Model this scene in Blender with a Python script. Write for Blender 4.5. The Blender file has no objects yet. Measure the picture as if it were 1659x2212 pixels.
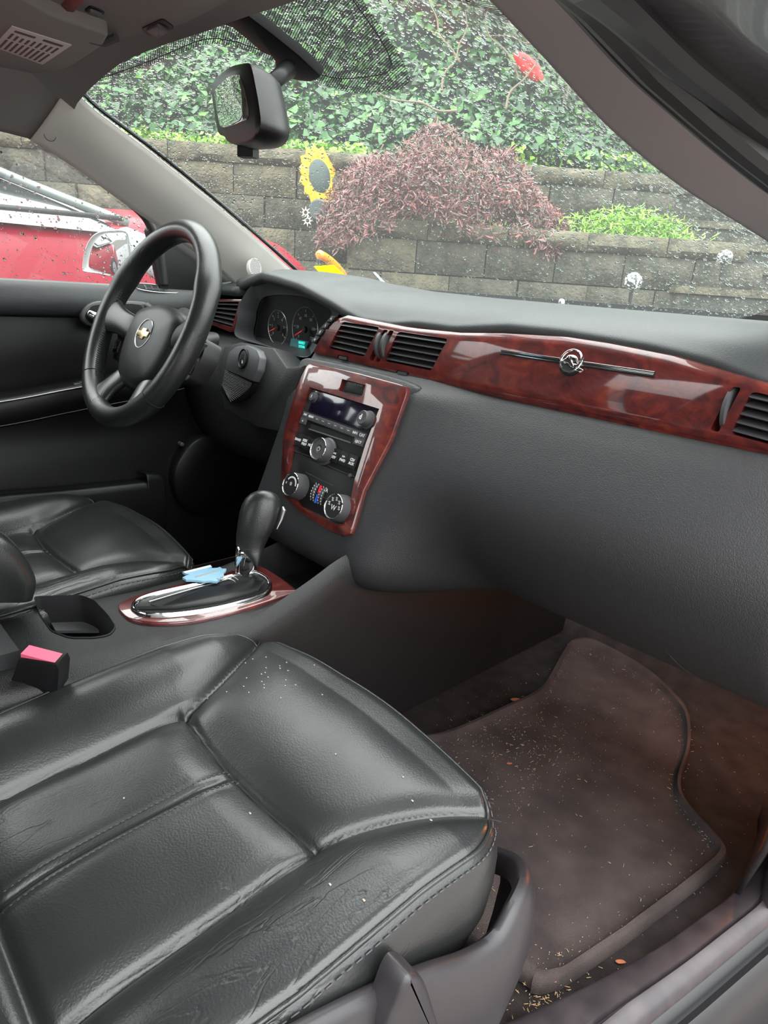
import bpy, bmesh, math, random
from mathutils import Vector, Matrix, noise
sc = bpy.context.scene
# ---------------------------------------------------------------- camera
CAM = Vector((.862, -.398, .741))
YAW, PITCH, ROLL, FPX = math.radians(46.56), math.radians(-18.57), math.radians(3.97), 1473.7
fw = Vector((-math.sin(YAW)*math.cos(PITCH), math.cos(YAW)*math.cos(PITCH), math.sin(PITCH)))
rt0 = Vector((math.cos(YAW), math.sin(YAW), 0)); up0 = rt0.cross(fw)
RT = rt0*math.cos(ROLL) + up0*math.sin(ROLL); UP = -rt0*math.sin(ROLL) + up0*math.cos(ROLL)
cd = bpy.data.cameras.new('camera'); cam = bpy.data.objects.new('camera', cd); sc.collection.objects.link(cam)
cam.matrix_world = Matrix(((RT.x, UP.x, -fw.x, CAM.x), (RT.y, UP.y, -fw.y, CAM.y), (RT.z, UP.z, -fw.z, CAM.z), (0, 0, 0, 1)))
cd.sensor_fit = 'VERTICAL'; cd.sensor_height = 24; cd.lens = 24*FPX/2212; cd.clip_start = .02; cd.clip_end = 200
sc.camera = cam
# ---------------------------------------------------------------- sky, exposure
w = bpy.data.worlds.new('overcast_sky'); sc.world = w; w.use_nodes = True
nt = w.node_tree; bg = nt.nodes['Background']
tc = nt.nodes.new('ShaderNodeTexCoord'); sx = nt.nodes.new('ShaderNodeSeparateXYZ'); cr = nt.nodes.new('ShaderNodeValToRGB')
nt.links.new(tc.outputs['Generated'], sx.inputs[0]); nt.links.new(sx.outputs['Z'], cr.inputs[0]); nt.links.new(cr.outputs[0], bg.inputs[0])
E_ = cr.color_ramp.elements; E_[0].color = (.07, .07, .065, 1); E_[1].color = (1, 1, 1, 1)
for p_, c_ in ((.015, (.17, .18, .18, 1)), (.15, (.36, .375, .38, 1)), (.38, (.62, .635, .64, 1))): k_ = E_.new(p_); k_.color = c_
bg.inputs[1].default_value = 5.3
sc.view_settings.view_transform = 'Standard'; sc.view_settings.look = 'None'; sc.view_settings.gamma = 1
sc.view_settings.use_curve_mapping = False; sc.view_settings.exposure = .85
random.seed(7)
# ---------------------------------------------------------------- pixel rays onto real planes
def ray(px, py): return fw + RT*((px-829.5)/FPX) + UP*((1106-py)/FPX)
def on(px, py, ax, v):
    d = ray(px, py); i = 'xyz'.index(ax); return CAM + d*((v-CAM[i])/d[i])
class Frame:
    def __init__(s, o, u, v):
        s.o = Vector(o); s.u = Vector(u).normalized(); s.v = Vector(v).normalized(); s.n = s.u.cross(s.v).normalized(); s.v = s.n.cross(s.u)
    def p(s, a, b, c=0): return s.o + s.u*a + s.v*b + s.n*c
    def px(s, x, y, c=0):
        d = ray(x, y); t = (s.p(0, 0, c)-CAM).dot(s.n)/d.dot(s.n); q = CAM + d*t - s.o
        return (q.dot(s.u), q.dot(s.v))
    def poly(s, pts, c=0): return [s.px(x, y, c) for x, y in pts]
# ---------------------------------------------------------------- materials
def mat(name, col, rough=.5, metal=0, spec=.5, bump=0, scale=300, var=0, vscale=6, coat=0, emit=None, estr=0, col2=None, det=3, lo=.35, hi=.65, coatr=.05):
    m = bpy.data.materials.new(name); m.use_nodes = True; t = m.node_tree; b = t.nodes['Principled BSDF']
    b.inputs['Base Color'].default_value = (*col, 1); b.inputs['Roughness'].default_value = rough
    b.inputs['Metallic'].default_value = metal; b.inputs['Specular IOR Level'].default_value = spec
    b.inputs['Coat Weight'].default_value = coat; b.inputs['Coat Roughness'].default_value = coatr
    co = t.nodes.new('ShaderNodeTexCoord').outputs['Object']
    if col2 or var:
        n = t.nodes.new('ShaderNodeTexNoise'); n.inputs['Scale'].default_value = vscale; n.inputs['Detail'].default_value = det
        t.links.new(co, n.inputs['Vector']); r = t.nodes.new('ShaderNodeValToRGB')
        c2 = col2 or tuple(c*(1-var) for c in col)
        r.color_ramp.elements[0].position = lo; r.color_ramp.elements[1].position = hi
        r.color_ramp.elements[0].color = (*c2, 1); r.color_ramp.elements[1].color = (*col, 1)
        t.links.new(n.outputs[0], r.inputs[0]); t.links.new(r.outputs[0], b.inputs['Base Color'])
    if bump:
        n = t.nodes.new('ShaderNodeTexNoise'); n.inputs['Scale'].default_value = scale; n.inputs['Detail'].default_value = 3
        t.links.new(co, n.inputs['Vector']); bp = t.nodes.new('ShaderNodeBump'); bp.inputs['Strength'].default_value = bump
        bp.inputs['Distance'].default_value = .0007
        t.links.new(n.outputs[0], bp.inputs['Height']); t.links.new(bp.outputs[0], b.inputs['Normal'])
    if emit: b.inputs['Emission Color'].default_value = (*emit, 1); b.inputs['Emission Strength'].default_value = estr
    return m
M = {}
M['pad'] = mat('soft_dash_plastic', (.030, .034, .035), .45, bump=.6, scale=800)
M['dash'] = mat('grained_black_plastic', (.020, .020, .0215), .48, spec=.6, bump=.9, scale=700)
M['dash_shaded'] = mat('shaded_dash_plastic', (.009, .009, .0095), .45, spec=.45, bump=.8, scale=700)  # darker copy of the dash plastic; console shade put into its colour
M['black'] = mat('satin_black_plastic', (.006, .006, .0067), .42, spec=.35, bump=.08, scale=500)
M['shield'] = mat('seat_side_plastic', (.018, .016, .018), .4, bump=.12, scale=500)
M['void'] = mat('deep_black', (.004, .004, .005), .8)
M['bezel'] = mat('grey_satin_plastic', (.085, .088, .092), .42, bump=.1, scale=500)
M['knob'] = mat('soft_knob_rubber', (.05, .05, .053), .5)
M['chrome'] = mat('chrome', (.78, .78, .78), .09, 1)
M['silver'] = mat('satin_silver', (.45, .45, .45), .3, 1)
M['gold'] = mat('gold_badge', (.75, .60, .32), .25, 1)
M['screen'] = mat('dark_display', (.008, .006, .018), .12, spec=.6, coat=.5)
M['white'] = mat('printed_white', (.7, .7, .7), .5)
M['grey_print'] = mat('printed_grey', (.25, .25, .25), .6)
M['red_print'] = mat('printed_red', (.75, .02, .04), .5)
M['blue_print'] = mat('printed_blue', (.03, .12, .6), .5)
M['teal'] = mat('lit_teal_digits', (0, .2, .18), .4, emit=(.03, .75, .6), estr=.8)
M['lcd'] = mat('teal_lcd_panel', (.02, .05, .055), .25, emit=(.01, .07, .07), estr=.5)
M['needle'] = mat('needle_red', (.5, .02, .01), .4, emit=(.8, .05, .02), estr=.25)
M['pillar_shaded'] = mat('shaded_pillar_trim', (.33, .30, .295), .75)  # pillar trim darkened, the near pillar's shade put into the colour
M['pillar'] = mat('warm_grey_trim', (.62, .60, .56), .72, bump=.25, scale=500)  # same trim, lightened to hold the windshield light on the far pillar
M['headliner'] = mat('headliner_cloth', (.20, .185, .175), .9, bump=.3, scale=600)
M['visor'] = mat('visor_vinyl', (.22, .205, .195), .8, bump=.3, scale=600)
M['label'] = mat('label_paper', (.62, .57, .55), .7)
M['rubber'] = mat('black_rubber', (.01, .01, .011), .45)
M['carpet'] = mat('cut_pile_carpet', (.036, .029, .027), .95, bump=1, scale=900, var=.4, vscale=30, spec=.2)
M['mat'] = mat('floor_mat_pile', (.088, .070, .066), .95, bump=1, scale=1100, col2=(.052, .041, .040), vscale=14, spec=.2, det=8)
M['sill'] = mat('scuffed_sill_plastic', (.045, .036, .038), .42, col2=(.022, .018, .021), vscale=25, bump=.15, scale=200, det=8)
M['body'] = mat('car_paint_dark', (.06, .055, .065), .25, coat=.6)
M['pinkbtn'] = mat('pink_release_button', (.75, .12, .2), .4)
M['tag'] = mat('pale_blue_card', (.22, .40, .54), .6)
M['straw'] = mat('straw_debris', (.45, .30, .15), .8)
M['crumb'] = mat('crumb_debris', (.38, .31, .25), .9)
M['brownleaf'] = mat('dry_leaf', (.35, .10, .04), .7)
M['thread'] = mat('seam_thread', (.06, .06, .06), .7)
M['whitemirror'] = mat('silver_white_paint', (.6, .62, .62), .2, coat=.6)
M['redpaint'] = mat('red_car_paint', (.24, .002, .016), .35, spec=.2, coat=.12, coatr=.12)
M['carglass'] = mat('dark_tinted_glass', (.012, .016, .016), .04, spec=.9, coat=.6)
M['railgrey'] = mat('grey_roof_rail', (.16, .19, .18), .25, coat=.8)
M['amber'] = mat('amber_lens', (.95, .28, .01), .2, coat=.6)
M['lens'] = mat('clear_lamp_lens', (.6, .62, .6), .1, coat=1)
M['ysticker'] = mat('yellow_sticker', (.82, .76, .10), .5)
M['wsticker'] = mat('white_sticker', (.75, .85, .88), .5)
M['petal'] = mat('yellow_petal', (.90, .50, .02), .5)
M['disc'] = mat('sunflower_disc', (.06, .085, .08), .7)
M['daisy'] = mat('white_petal', (.72, .70, .62), .6)
M['redflower'] = mat('red_ornament', (.85, .015, .015), .4)
M['concrete'] = mat('pinkish_concrete', (.30, .255, .235), .8, bump=.4, scale=90, var=.3, vscale=5, det=8)
M['asphalt'] = mat('wet_asphalt', (.05, .05, .052), .35, bump=.6, scale=60, var=.4, vscale=3)
M['soil'] = mat('dark_soil', (.012, .015, .008), .95, bump=.6, scale=40)
M['bark'] = mat('vine_bark', (.16, .125, .08), .9, bump=.5, scale=100)
M['orange'] = mat('orange_wire', (.9, .2, .02), .5)

def wood():
    m = bpy.data.materials.new('burl_wood_veneer'); m.use_nodes = True; t = m.node_tree; b = t.nodes['Principled BSDF']
    co = t.nodes.new('ShaderNodeTexCoord').outputs['Object']
    mp = t.nodes.new('ShaderNodeMapping'); mp.inputs['Scale'].default_value = (1, 1, 1.7); mp.inputs['Rotation'].default_value = (0, .5, 0); t.links.new(co, mp.inputs[0])
    n = t.nodes.new('ShaderNodeTexNoise'); n.inputs['Scale'].default_value = 22; n.inputs['Detail'].default_value = 8; n.inputs['Distortion'].default_value = 1.6; n.inputs['Roughness'].default_value = .65
    t.links.new(mp.outputs[0], n.inputs['Vector']); r = t.nodes.new('ShaderNodeValToRGB')
    e = r.color_ramp.elements; e[0].position = .32; e[0].color = (.028, .004, .004, 1); e[1].position = .72; e[1].color = (.19, .030, .012, 1)
    k = e.new(.52); k.color = (.10, .010, .008, 1)
    t.links.new(n.outputs[0], r.inputs[0]); t.links.new(r.outputs[0], b.inputs['Base Color'])
    b.inputs['Roughness'].default_value = .35; b.inputs['Coat Weight'].default_value = 1; b.inputs['Coat Roughness'].default_value = .04
    b.inputs['Coat IOR'].default_value = 1.7
    return m
M['wood'] = wood()

def leather():
    m = bpy.data.materials.new('black_leather'); m.use_nodes = True; t = m.node_tree; b = t.nodes['Principled BSDF']
    b.inputs['Base Color'].default_value = (.015, .0165, .0165, 1); b.inputs['Roughness'].default_value = .36; b.inputs['Specular IOR Level'].default_value = .6
    co = t.nodes.new('ShaderNodeTexCoord').outputs['Object']
    def tex(sc_, scale, dist, det):
        mp = t.nodes.new('ShaderNodeMapping'); mp.inputs['Scale'].default_value = sc_; t.links.new(co, mp.inputs[0])
        mp.inputs['Rotation'].default_value = (0, 0, .25)
        n = t.nodes.new('ShaderNodeTexNoise'); n.inputs['Scale'].default_value = scale; n.inputs['Detail'].default_value = det; n.inputs['Distortion'].default_value = dist
        t.links.new(mp.outputs[0], n.inputs['Vector']); return n.outputs[0]
    fine = tex((1, 1, 1), 500, 0, 2)
    cr_ = tex((2.6, .75, 1), 13, 1.1, 3)
    # narrow crease lines where the long noise crosses its middle value
    ab = t.nodes.new('ShaderNodeMath'); ab.operation = 'SUBTRACT'; ab.inputs[1].default_value = .5; t.links.new(cr_, ab.inputs[0])
    a2 = t.nodes.new('ShaderNodeMath'); a2.operation = 'ABSOLUTE'; t.links.new(ab.outputs[0], a2.inputs[0])
    mr = t.nodes.new('ShaderNodeMapRange'); mr.inputs['From Max'].default_value = .035; t.links.new(a2.outputs[0], mr.inputs['Value'])
    vd = t.nodes.new('ShaderNodeVectorMath'); vd.operation = 'DISTANCE'; vd.inputs[1].default_value = (.555, -.17, .28); t.links.new(co, vd.inputs[0])
    mz = t.nodes.new('ShaderNodeMapRange'); mz.inputs['From Min'].default_value = .12; mz.inputs['From Max'].default_value = .04; t.links.new(vd.outputs['Value'], mz.inputs['Value'])
    msk = tex((1, 1, 1), 5, 0, 1); mk = t.nodes.new('ShaderNodeMapRange'); mk.inputs['From Min'].default_value = .56; mk.inputs['From Max'].default_value = .70; t.links.new(msk, mk.inputs['Value'])
    mx = t.nodes.new('ShaderNodeMix'); mx.inputs['A'].default_value = 1; mm_ = t.nodes.new('ShaderNodeMath'); mm_.operation = 'MAXIMUM'; t.links.new(mk.outputs[0], mm_.inputs[0]); t.links.new(mz.outputs[0], mm_.inputs[1]); t.links.new(mm_.outputs[0], mx.inputs['Factor']); t.links.new(mr.outputs[0], mx.inputs['B'])
    b1 = t.nodes.new('ShaderNodeBump'); b1.inputs['Strength'].default_value = .22; b1.inputs['Distance'].default_value = .0018; t.links.new(mx.outputs[0], b1.inputs['Height'])
    b2 = t.nodes.new('ShaderNodeBump'); b2.inputs['Strength'].default_value = .22; b2.inputs['Distance'].default_value = .001; t.links.new(fine, b2.inputs['Height']); t.links.new(b1.outputs[0], b2.inputs['Normal'])
    t.links.new(b2.outputs[0], b.inputs['Normal'])
    rr = t.nodes.new('ShaderNodeMapRange'); rr.inputs['To Min'].default_value = .24; rr.inputs['To Max'].default_value = .42
    t.links.new(tex((1, 1, 1), 9, .4, 6), rr.inputs['Value']); t.links.new(rr.outputs[0], b.inputs['Roughness'])
    return m
M['leather'] = leather()

def glass_pane(name, haze, tint=(.93, .97, .95)):
    m = bpy.data.materials.new(name); m.use_nodes = True; t = m.node_tree; t.nodes.remove(t.nodes['Principled BSDF'])
    out = t.nodes['Material Output']; tr = t.nodes.new('ShaderNodeBsdfTransparent'); tr.inputs[0].default_value = (*tint, 1)
    gl = t.nodes.new('ShaderNodeBsdfGlossy'); gl.inputs['Roughness'].default_value = .02; lw = t.nodes.new('ShaderNodeLayerWeight')
    pw = t.nodes.new('ShaderNodeMath'); pw.operation = 'POWER'; pw.inputs[1].default_value = 5; t.links.new(lw.outputs['Facing'], pw.inputs[0])
    fr = t.nodes.new('ShaderNodeMath'); fr.operation = 'MULTIPLY_ADD'; fr.inputs[1].default_value = .7; fr.inputs[2].default_value = .04; t.links.new(pw.outputs[0], fr.inputs[0])
    tl = t.nodes.new('ShaderNodeBsdfTranslucent'); tl.inputs[0].default_value = (.75, .8, .78, 1)
    m1 = t.nodes.new('ShaderNodeMixShader'); m1.inputs[0].default_value = haze; t.links.new(tr.outputs[0], m1.inputs[1]); t.links.new(tl.outputs[0], m1.inputs[2])
    m2 = t.nodes.new('ShaderNodeMixShader'); t.links.new(fr.outputs[0], m2.inputs[0]); t.links.new(m1.outputs[0], m2.inputs[1]); t.links.new(gl.outputs[0], m2.inputs[2])
    t.links.new(m2.outputs[0], out.inputs[0]); return m
M['windshield'] = glass_pane('wet_windshield_glass', .025)
M['sideglass'] = glass_pane('side_window_glass', .05)
def water():
    m = bpy.data.materials.new('water_drop'); m.use_nodes = True; t = m.node_tree; b = t.nodes['Principled BSDF']
    b.inputs['Transmission Weight'].default_value = 1; b.inputs['IOR'].default_value = 1.18; b.inputs['Roughness'].default_value = .0
    b.inputs['Base Color'].default_value = (.62, .68, .65, 1); return m
M['water'] = water()
def frit():
    m = bpy.data.materials.new('dotted_frit_band'); m.use_nodes = True; t = m.node_tree; out = t.nodes['Material Output']; b = t.nodes['Principled BSDF']
    b.inputs['Base Color'].default_value = (.012, .012, .012, 1)
    vo = t.nodes.new('ShaderNodeTexVoronoi'); vo.inputs['Scale'].default_value = 330; vo.inputs['Randomness'].default_value = 0
    mp = t.nodes.new('ShaderNodeMapping'); mp.inputs['Scale'].default_value = (1, 1, 0); mp.inputs['Rotation'].default_value = (0, 0, .4)
    t.links.new(t.nodes.new('ShaderNodeTexCoord').outputs['Object'], mp.inputs[0]); t.links.new(mp.outputs[0], vo.inputs['Vector'])
    lt = t.nodes.new('ShaderNodeMath'); lt.operation = 'LESS_THAN'; lt.inputs[1].default_value = .40; t.links.new(vo.outputs['Distance'], lt.inputs[0])
    tr = t.nodes.new('ShaderNodeBsdfTransparent'); mx = t.nodes.new('ShaderNodeMixShader')
    t.links.new(lt.outputs[0], mx.inputs[0]); t.links.new(tr.outputs[0], mx.inputs[1]); t.links.new(b.outputs[0], mx.inputs[2]); t.links.new(mx.outputs[0], out.inputs[0])
    return m
M['frit'] = frit()
def leafmat(name, cols, rough=.45):
    m = bpy.data.materials.new(name); m.use_nodes = True; t = m.node_tree; b = t.nodes['Principled BSDF']
    g = t.nodes.new('ShaderNodeNewGeometry'); r = t.nodes.new('ShaderNodeValToRGB'); e = r.color_ramp.elements
    e[0].color = (*cols[0], 1); e[1].color = (*cols[-1], 1)
    for i, c in enumerate(cols[1:-1]): k = e.new((i+1)/(len(cols)-1)); k.color = (*c, 1)
    t.links.new(g.outputs['Random Per Island'], r.inputs[0]); t.links.new(r.outputs[0], b.inputs['Base Color']); b.inputs['Roughness'].default_value = rough
    b.inputs['Subsurface Weight'].default_value = 0
    return m
M['ivy'] = leafmat('ivy_leaves', [(.010, .038, .012), (.018, .075, .020), (.030, .12, .028), (.08, .21, .03)])
M['lime'] = leafmat('lime_leaves', [(.12, .30, .015), (.22, .44, .025)])
M['maple'] = leafmat('red_maple_leaves', [(.06, .025, .023), (.13, .056, .050), (.20, .095, .088), (.28, .08, .065)])
M['stone'] = mat('rough_wall_block', (.085, .078, .056), .9, bump=1, scale=45, col2=(.030, .033, .023), vscale=9, det=9)
M['stone2'] = mat('lichen_wall_block', (.13, .115, .072), .9, bump=1, scale=45, col2=(.06, .058, .04), vscale=12, det=9)
M['step'] = mat('step_block', (.075, .073, .062), .85, bump=1, scale=50, col2=(.035, .036, .03), vscale=10, det=9)
def disp(m, s, d):
    for n in m.node_tree.nodes:
        if n.type == 'BUMP': n.inputs['Strength'].default_value = s; n.inputs['Distance'].default_value = d
for k in ('stone', 'stone2', 'step'): disp(M[k], 1, .02)
for k in ('mat', 'carpet'): disp(M[k], 1, .003)
# ---------------------------------------------------------------- mesh kit
def smooth(pts, n=6, closed=False):
    P = [Vector(p) for p in pts]; out = []; N = len(P); rng = N if closed else N-1
    for i in range(rng):
        a, b, c, d = (P[(i+k-1) % N] if closed else P[min(max(i+k-1, 0), N-1)] for k in range(4))
        for j in range(n):
            t = j/n; out.append(.5*((2*b)+(c-a)*t+(2*a-5*b+4*c-d)*t*t+(3*b-a-3*c+d)*t**3))
    if not closed: out.append(P[-1])
    return out
def link(name, me, m, parent=None, ang=35):
    if m is not None: me.materials.append(M[m] if isinstance(m, str) else m)
    me.polygons.foreach_set('use_smooth', [True]*len(me.polygons))
    if ang < 180: me.set_sharp_from_angle(angle=math.radians(ang))
    o = bpy.data.objects.new(name, me); sc.collection.objects.link(o)
    if parent is not None:
        o.parent = parent
        if parent.type == 'EMPTY': o.matrix_parent_inverse = Matrix.Translation(-Vector(parent.location))
    return o
def raw(name, vs, fs, m, parent=None, ang=35, merge=0):
    me = bpy.data.meshes.new(name); me.from_pydata([tuple(v) for v in vs], [], fs)
    bm = bmesh.new(); bm.from_mesh(me)
    if merge: bmesh.ops.remove_doubles(bm, verts=bm.verts, dist=merge)
    bmesh.ops.recalc_face_normals(bm, faces=bm.faces); bm.to_mesh(me); bm.free()
    return link(name, me, m, parent, ang)
class MB:
    def __init__(s): s.v = []; s.f = []
    def add(s, vs, fs):
        b = len(s.v); s.v += [Vector(v) for v in vs]; s.f += [tuple(i+b for i in f) for f in fs]; return s
    def box(s, c, h, R=None):
        c = Vector(c); R = R or Matrix.Identity(3); vs = [c+R@Vector((x*h[0], y*h[1], z*h[2])) for x in (-1, 1) for y in (-1, 1) for z in (-1, 1)]
        return s.add(vs, [(0, 1, 3, 2), (4, 6, 7, 5), (0, 4, 5, 1), (2, 3, 7, 6), (0, 2, 6, 4), (1, 5, 7, 3)])
    def fbox(s, F, a0, a1, b0, b1, c0, c1):
        vs = [F.p(a, b, c) for a in (a0, a1) for b in (b0, b1) for c in (c0, c1)]
        return s.add(vs, [(0, 1, 3, 2), (4, 6, 7, 5), (0, 4, 5, 1), (2, 3, 7, 6), (0, 2, 6, 4), (1, 5, 7, 3)])
    def loft(s, rings, closed=True, caps=True):
        n = len(rings[0]); vs = [p for r in rings for p in r]; fs = []
        for i in range(len(rings)-1):
            for j in range(n if closed else n-1):
                k = (j+1) % n; fs.append((i*n+j, i*n+k, (i+1)*n+k, (i+1)*n+j))
        if caps and closed: fs += [tuple(range(n)), tuple(range((len(rings)-1)*n, len(rings)*n))]
        return s.add(vs, fs)
    def tube(s, pts, r, seg=10, closed=False, flat=1, upv=None):
        P = [Vector(p) for p in pts]; N = len(P); rings = []; nrm = None
        for i, p in enumerate(P):
            a = P[(i-1) % N] if closed else P[max(i-1, 0)]; b = P[(i+1) % N] if closed else P[min(i+1, N-1)]
            t = (b-a).normalized()
            if upv is not None: nrm = (Vector(upv) - t*Vector(upv).dot(t)).normalized()
            elif nrm is None: nrm = t.orthogonal().normalized()
            else: nrm = (nrm - t*nrm.dot(t)).normalized()
            bi = t.cross(nrm); rr = r[i] if isinstance(r, (list, tuple)) else r
            rings.append([p + nrm*(rr*flat*math.cos(2*math.pi*k/seg)) + bi*(rr*math.sin(2*math.pi*k/seg)) for k in range(seg)])
        if closed: rings.append(rings[0]); return s.loft(rings, caps=False)
        return s.loft(rings)
    def cyl(s, F, a, b, prof, seg=32):     # prof: list of (w, r) along F.n
        rings = [[F.p(a+r*math.cos(2*math.pi*k/seg), b+r*math.sin(2*math.pi*k/seg), w_) for k in range(seg)] for w_, r in prof]
        return s.loft(rings)
    def plate(s, F, poly, w0, w1, bev=.001):
        c = sum((Vector(p) for p in poly), Vector((0, 0)))/len(poly)
        def inset(e):
            N = len(poly); out = []; area = sum(poly[i][0]*poly[(i+1) % N][1]-poly[(i+1) % N][0]*poly[i][1] for i in range(N)); sg = 1 if area > 0 else -1
            for i in range(N):
                a = Vector(poly[i-1]); b = Vector(poly[i]); d = Vector(poly[(i+1) % N])
                n1 = (b-a); n2 = (d-b); n1 = Vector((-n1.y, n1.x)).normalized()*sg; n2 = Vector((-n2.y, n2.x)).normalized()*sg
                m_ = (n1+n2); m_ = m_/max(.35, m_.length_squared/2) if m_.length > 1e-6 else n1
                out.append(b+m_*e)
            return out
        r = [[F.p(x, y, w0) for x, y in poly], [F.p(x, y, w1-bev) for x, y in poly], [F.p(q.x, q.y, w1-bev*.3) for q in inset(bev*.3)], [F.p(q.x, q.y, w1) for q in inset(bev)]]
        return s.loft(r)
    def build(s, name, m, parent=None, ang=35, merge=0): return raw(name, s.v, s.f, m, parent, ang, merge)
def rnd(poly, r, n=4):
    out = []; N = len(poly)
    for i in range(N):
        a = Vector(poly[i-1]); b = Vector(poly[i]); c = Vector(poly[(i+1) % N])
        ra = min(r, (a-b).length*.45, (c-b).length*.45); p0 = b+(a-b).normalized()*ra; p1 = b+(c-b).normalized()*ra
        for k in range(n+1): t = k/n; out.append(tuple(p0*(1-t)**2+b*2*t*(1-t)+p1*t*t))
    return out
def sub2(pts, n=4, closed=True): return [(p.x, p.y) for p in smooth([(x, y, 0) for x, y in pts], n, closed)]
def cut(o, mb):
    me = bpy.data.meshes.new('c'); me.from_pydata([tuple(v) for v in mb.v], [], mb.f)
    bm = bmesh.new(); bm.from_mesh(me); bmesh.ops.recalc_face_normals(bm, faces=bm.faces); bm.to_mesh(me); bm.free()
    co = bpy.data.objects.new('c', me); sc.collection.objects.link(co)
    md = o.modifiers.new('b', 'BOOLEAN'); md.operation = 'DIFFERENCE'; md.solver = 'EXACT'; md.object = co
    pi = o.matrix_parent_inverse.copy(); pr = o.parent; o.parent = None
    dg = bpy.context.evaluated_depsgraph_get(); dg.update(); nm = bpy.data.meshes.new_from_object(o.evaluated_get(dg))
    o.parent = pr; o.matrix_parent_inverse = pi; o.modifiers.clear(); mm = o.data.materials[0]; o.data = nm
    if not nm.materials: nm.materials.append(mm)
    nm.polygons.foreach_set('use_smooth', [True]*len(nm.polygons)); nm.set_sharp_from_angle(angle=math.radians(35))
    bpy.data.objects.remove(co)
def grid(name, rows, m, parent=None, thick=0, ang=60):
    n = len(rows[0]); vs = [p for r in rows for p in r]; fs = [(i*n+j, i*n+j+1, (i+1)*n+j+1, (i+1)*n+j) for i in range(len(rows)-1) for j in range(n-1)]
    o = raw(name, vs, fs, m, parent, ang)
    if thick:
        md = o.modifiers.new('s', 'SOLIDIFY'); md.thickness = thick; md.offset = 0
    return o
def text(name, s, F, a, b, c, size, m, parent, rot=0, sy=1, bold=0):
    cu = bpy.data.curves.new(name, 'FONT'); cu.body = s; cu.size = size; cu.align_x = 'CENTER'; cu.align_y = 'CENTER'; cu.extrude = .0001; cu.offset = bold; cu.resolution_u = 2
    o = bpy.data.objects.new(name, cu); sc.collection.objects.link(o); dg = bpy.context.evaluated_depsgraph_get(); dg.update()
    me = bpy.data.meshes.new_from_object(o.evaluated_get(dg)); bpy.data.objects.remove(o)
    cr_, sr = math.cos(rot), math.sin(rot)
    for v in me.vertices: x, y = v.co.x, v.co.y*sy; v.co = F.p(a+x*cr_-y*sr, b+x*sr+y*cr_, c+v.co.z)
    me.materials.clear()
    return link(name, me, m, parent, 180)
def tag(o, label, cat, group=None, kind=None):
    o['label'] = label; o['category'] = cat
    if group: o['group'] = group
    if kind: o['kind'] = kind
    return o
def thing(name, label, cat, loc=(0, 0, 0), group=None, kind=None):
    o = bpy.data.objects.new(name, None); o.empty_display_size = .05; sc.collection.objects.link(o); o.location = loc
    return tag(o, label, cat, group, kind)
def lerp(a, b, t): return a+(b-a)*t
def interp(x, T):
    if x <= T[0][0]: return T[0][1]
    for (a, va), (b, vb) in zip(T, T[1:]):
        if x <= b: t = (x-a)/(b-a); t = t*t*(3-2*t); return va+(vb-va)*t
    return T[-1][1]
def lin(x, T):
    if x <= T[0][0]: return T[0][1]
    for (a, va), (b, vb) in zip(T, T[1:]):
        if x <= b: return va+(vb-va)*(x-a)/(b-a)
    return T[-1][1]
XZ = Frame((0, 0, 0), (1, 0, 0), (0, 0, 1))      # n = -Y
XY = Frame((0, 0, 0), (1, 0, 0), (0, 1, 0))      # n = +Z
YZ = Frame((0, 0, 0), (0, 1, 0), (0, 0, 1))      # n = +X

# ================================================================ CABIN SHELL
# floor: flat pan, toe board rising forward
def fz(x, y):
    return 0 if y < .92 else (y-.92)*.75
rows = []
for i in range(28):
    y = -1.2+i*(2.35/27); rows.append([(min(x, lin(y, [(-.6, .62), (.17, .68), (.27, .70), (.42, .72), (1.2, .74)])), y, fz(x, y)-.004) for x in [-.74+.05*k for k in range(31)]])
fl = grid('floor', rows, 'carpet', None, .004); tag(fl, 'dark cut pile carpet covering the cabin floor and toe board', 'floor', kind='structure')
def onfloor(px, py, h=0):
    d = ray(px, py); t = .3
    for k in range(400):
        q = CAM+d*t
        if q.z <= fz(q.x, q.y)+h: break
        t += .005
    return q
# roof
def rz(x): return 1.10-.075*min(1, abs(x)/.62)**3
FE = [(-.62, .115), (-.5, .10), (-.3, .10), (-.1, .125), (0, .13), (.1, .12), (.3, .08), (.45, .04), (.62, 0)]
xs = [-.625+.04*k for k in range(32)]
rows = []
for i in range(20):
    t = i/19; row = []
    for x in xs:
        ye = lin(x, FE); y = lerp(-1.9, ye, t)
        z = rz(x)-(.055 if x < 0 else .055+.1*x)*max(0, (y-(ye-.16))/.16)**2-.03*max(0, (abs(x)-.55)/.075)**2
        row.append((x, y, z))
    rows.append(row)
ce = grid('ceiling', rows, 'headliner', None, .012); tag(ce, 'grey cloth headliner over the front seats', 'ceiling', kind='structure')
rz_ = [[(x, y, z+.03) for x, y, z in r] for r in rows]
ro = grid('trim_2', rz_, 'body', None, .006); tag(ro, 'painted steel roof skin above the headliner', 'roof', kind='structure')
# rear shell pieces that close the cabin behind the camera
mb = MB(); mb.box((0, -1.95, .35), (.74, .03, .36)); o = mb.build('wall_back', 'dash'); tag(o, 'dark trim behind the rear bench', 'wall', kind='structure')
mb = MB(); mb.box((-.74, -1.1, .33), (.03, .62, .36)); mb.box((-.70, -.55, .88), (.03, .05, .2)); o = mb.build('wall_left', 'dash'); tag(o, 'dark rear door trim and centre pillar on the driver side', 'wall', kind='structure')

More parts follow.
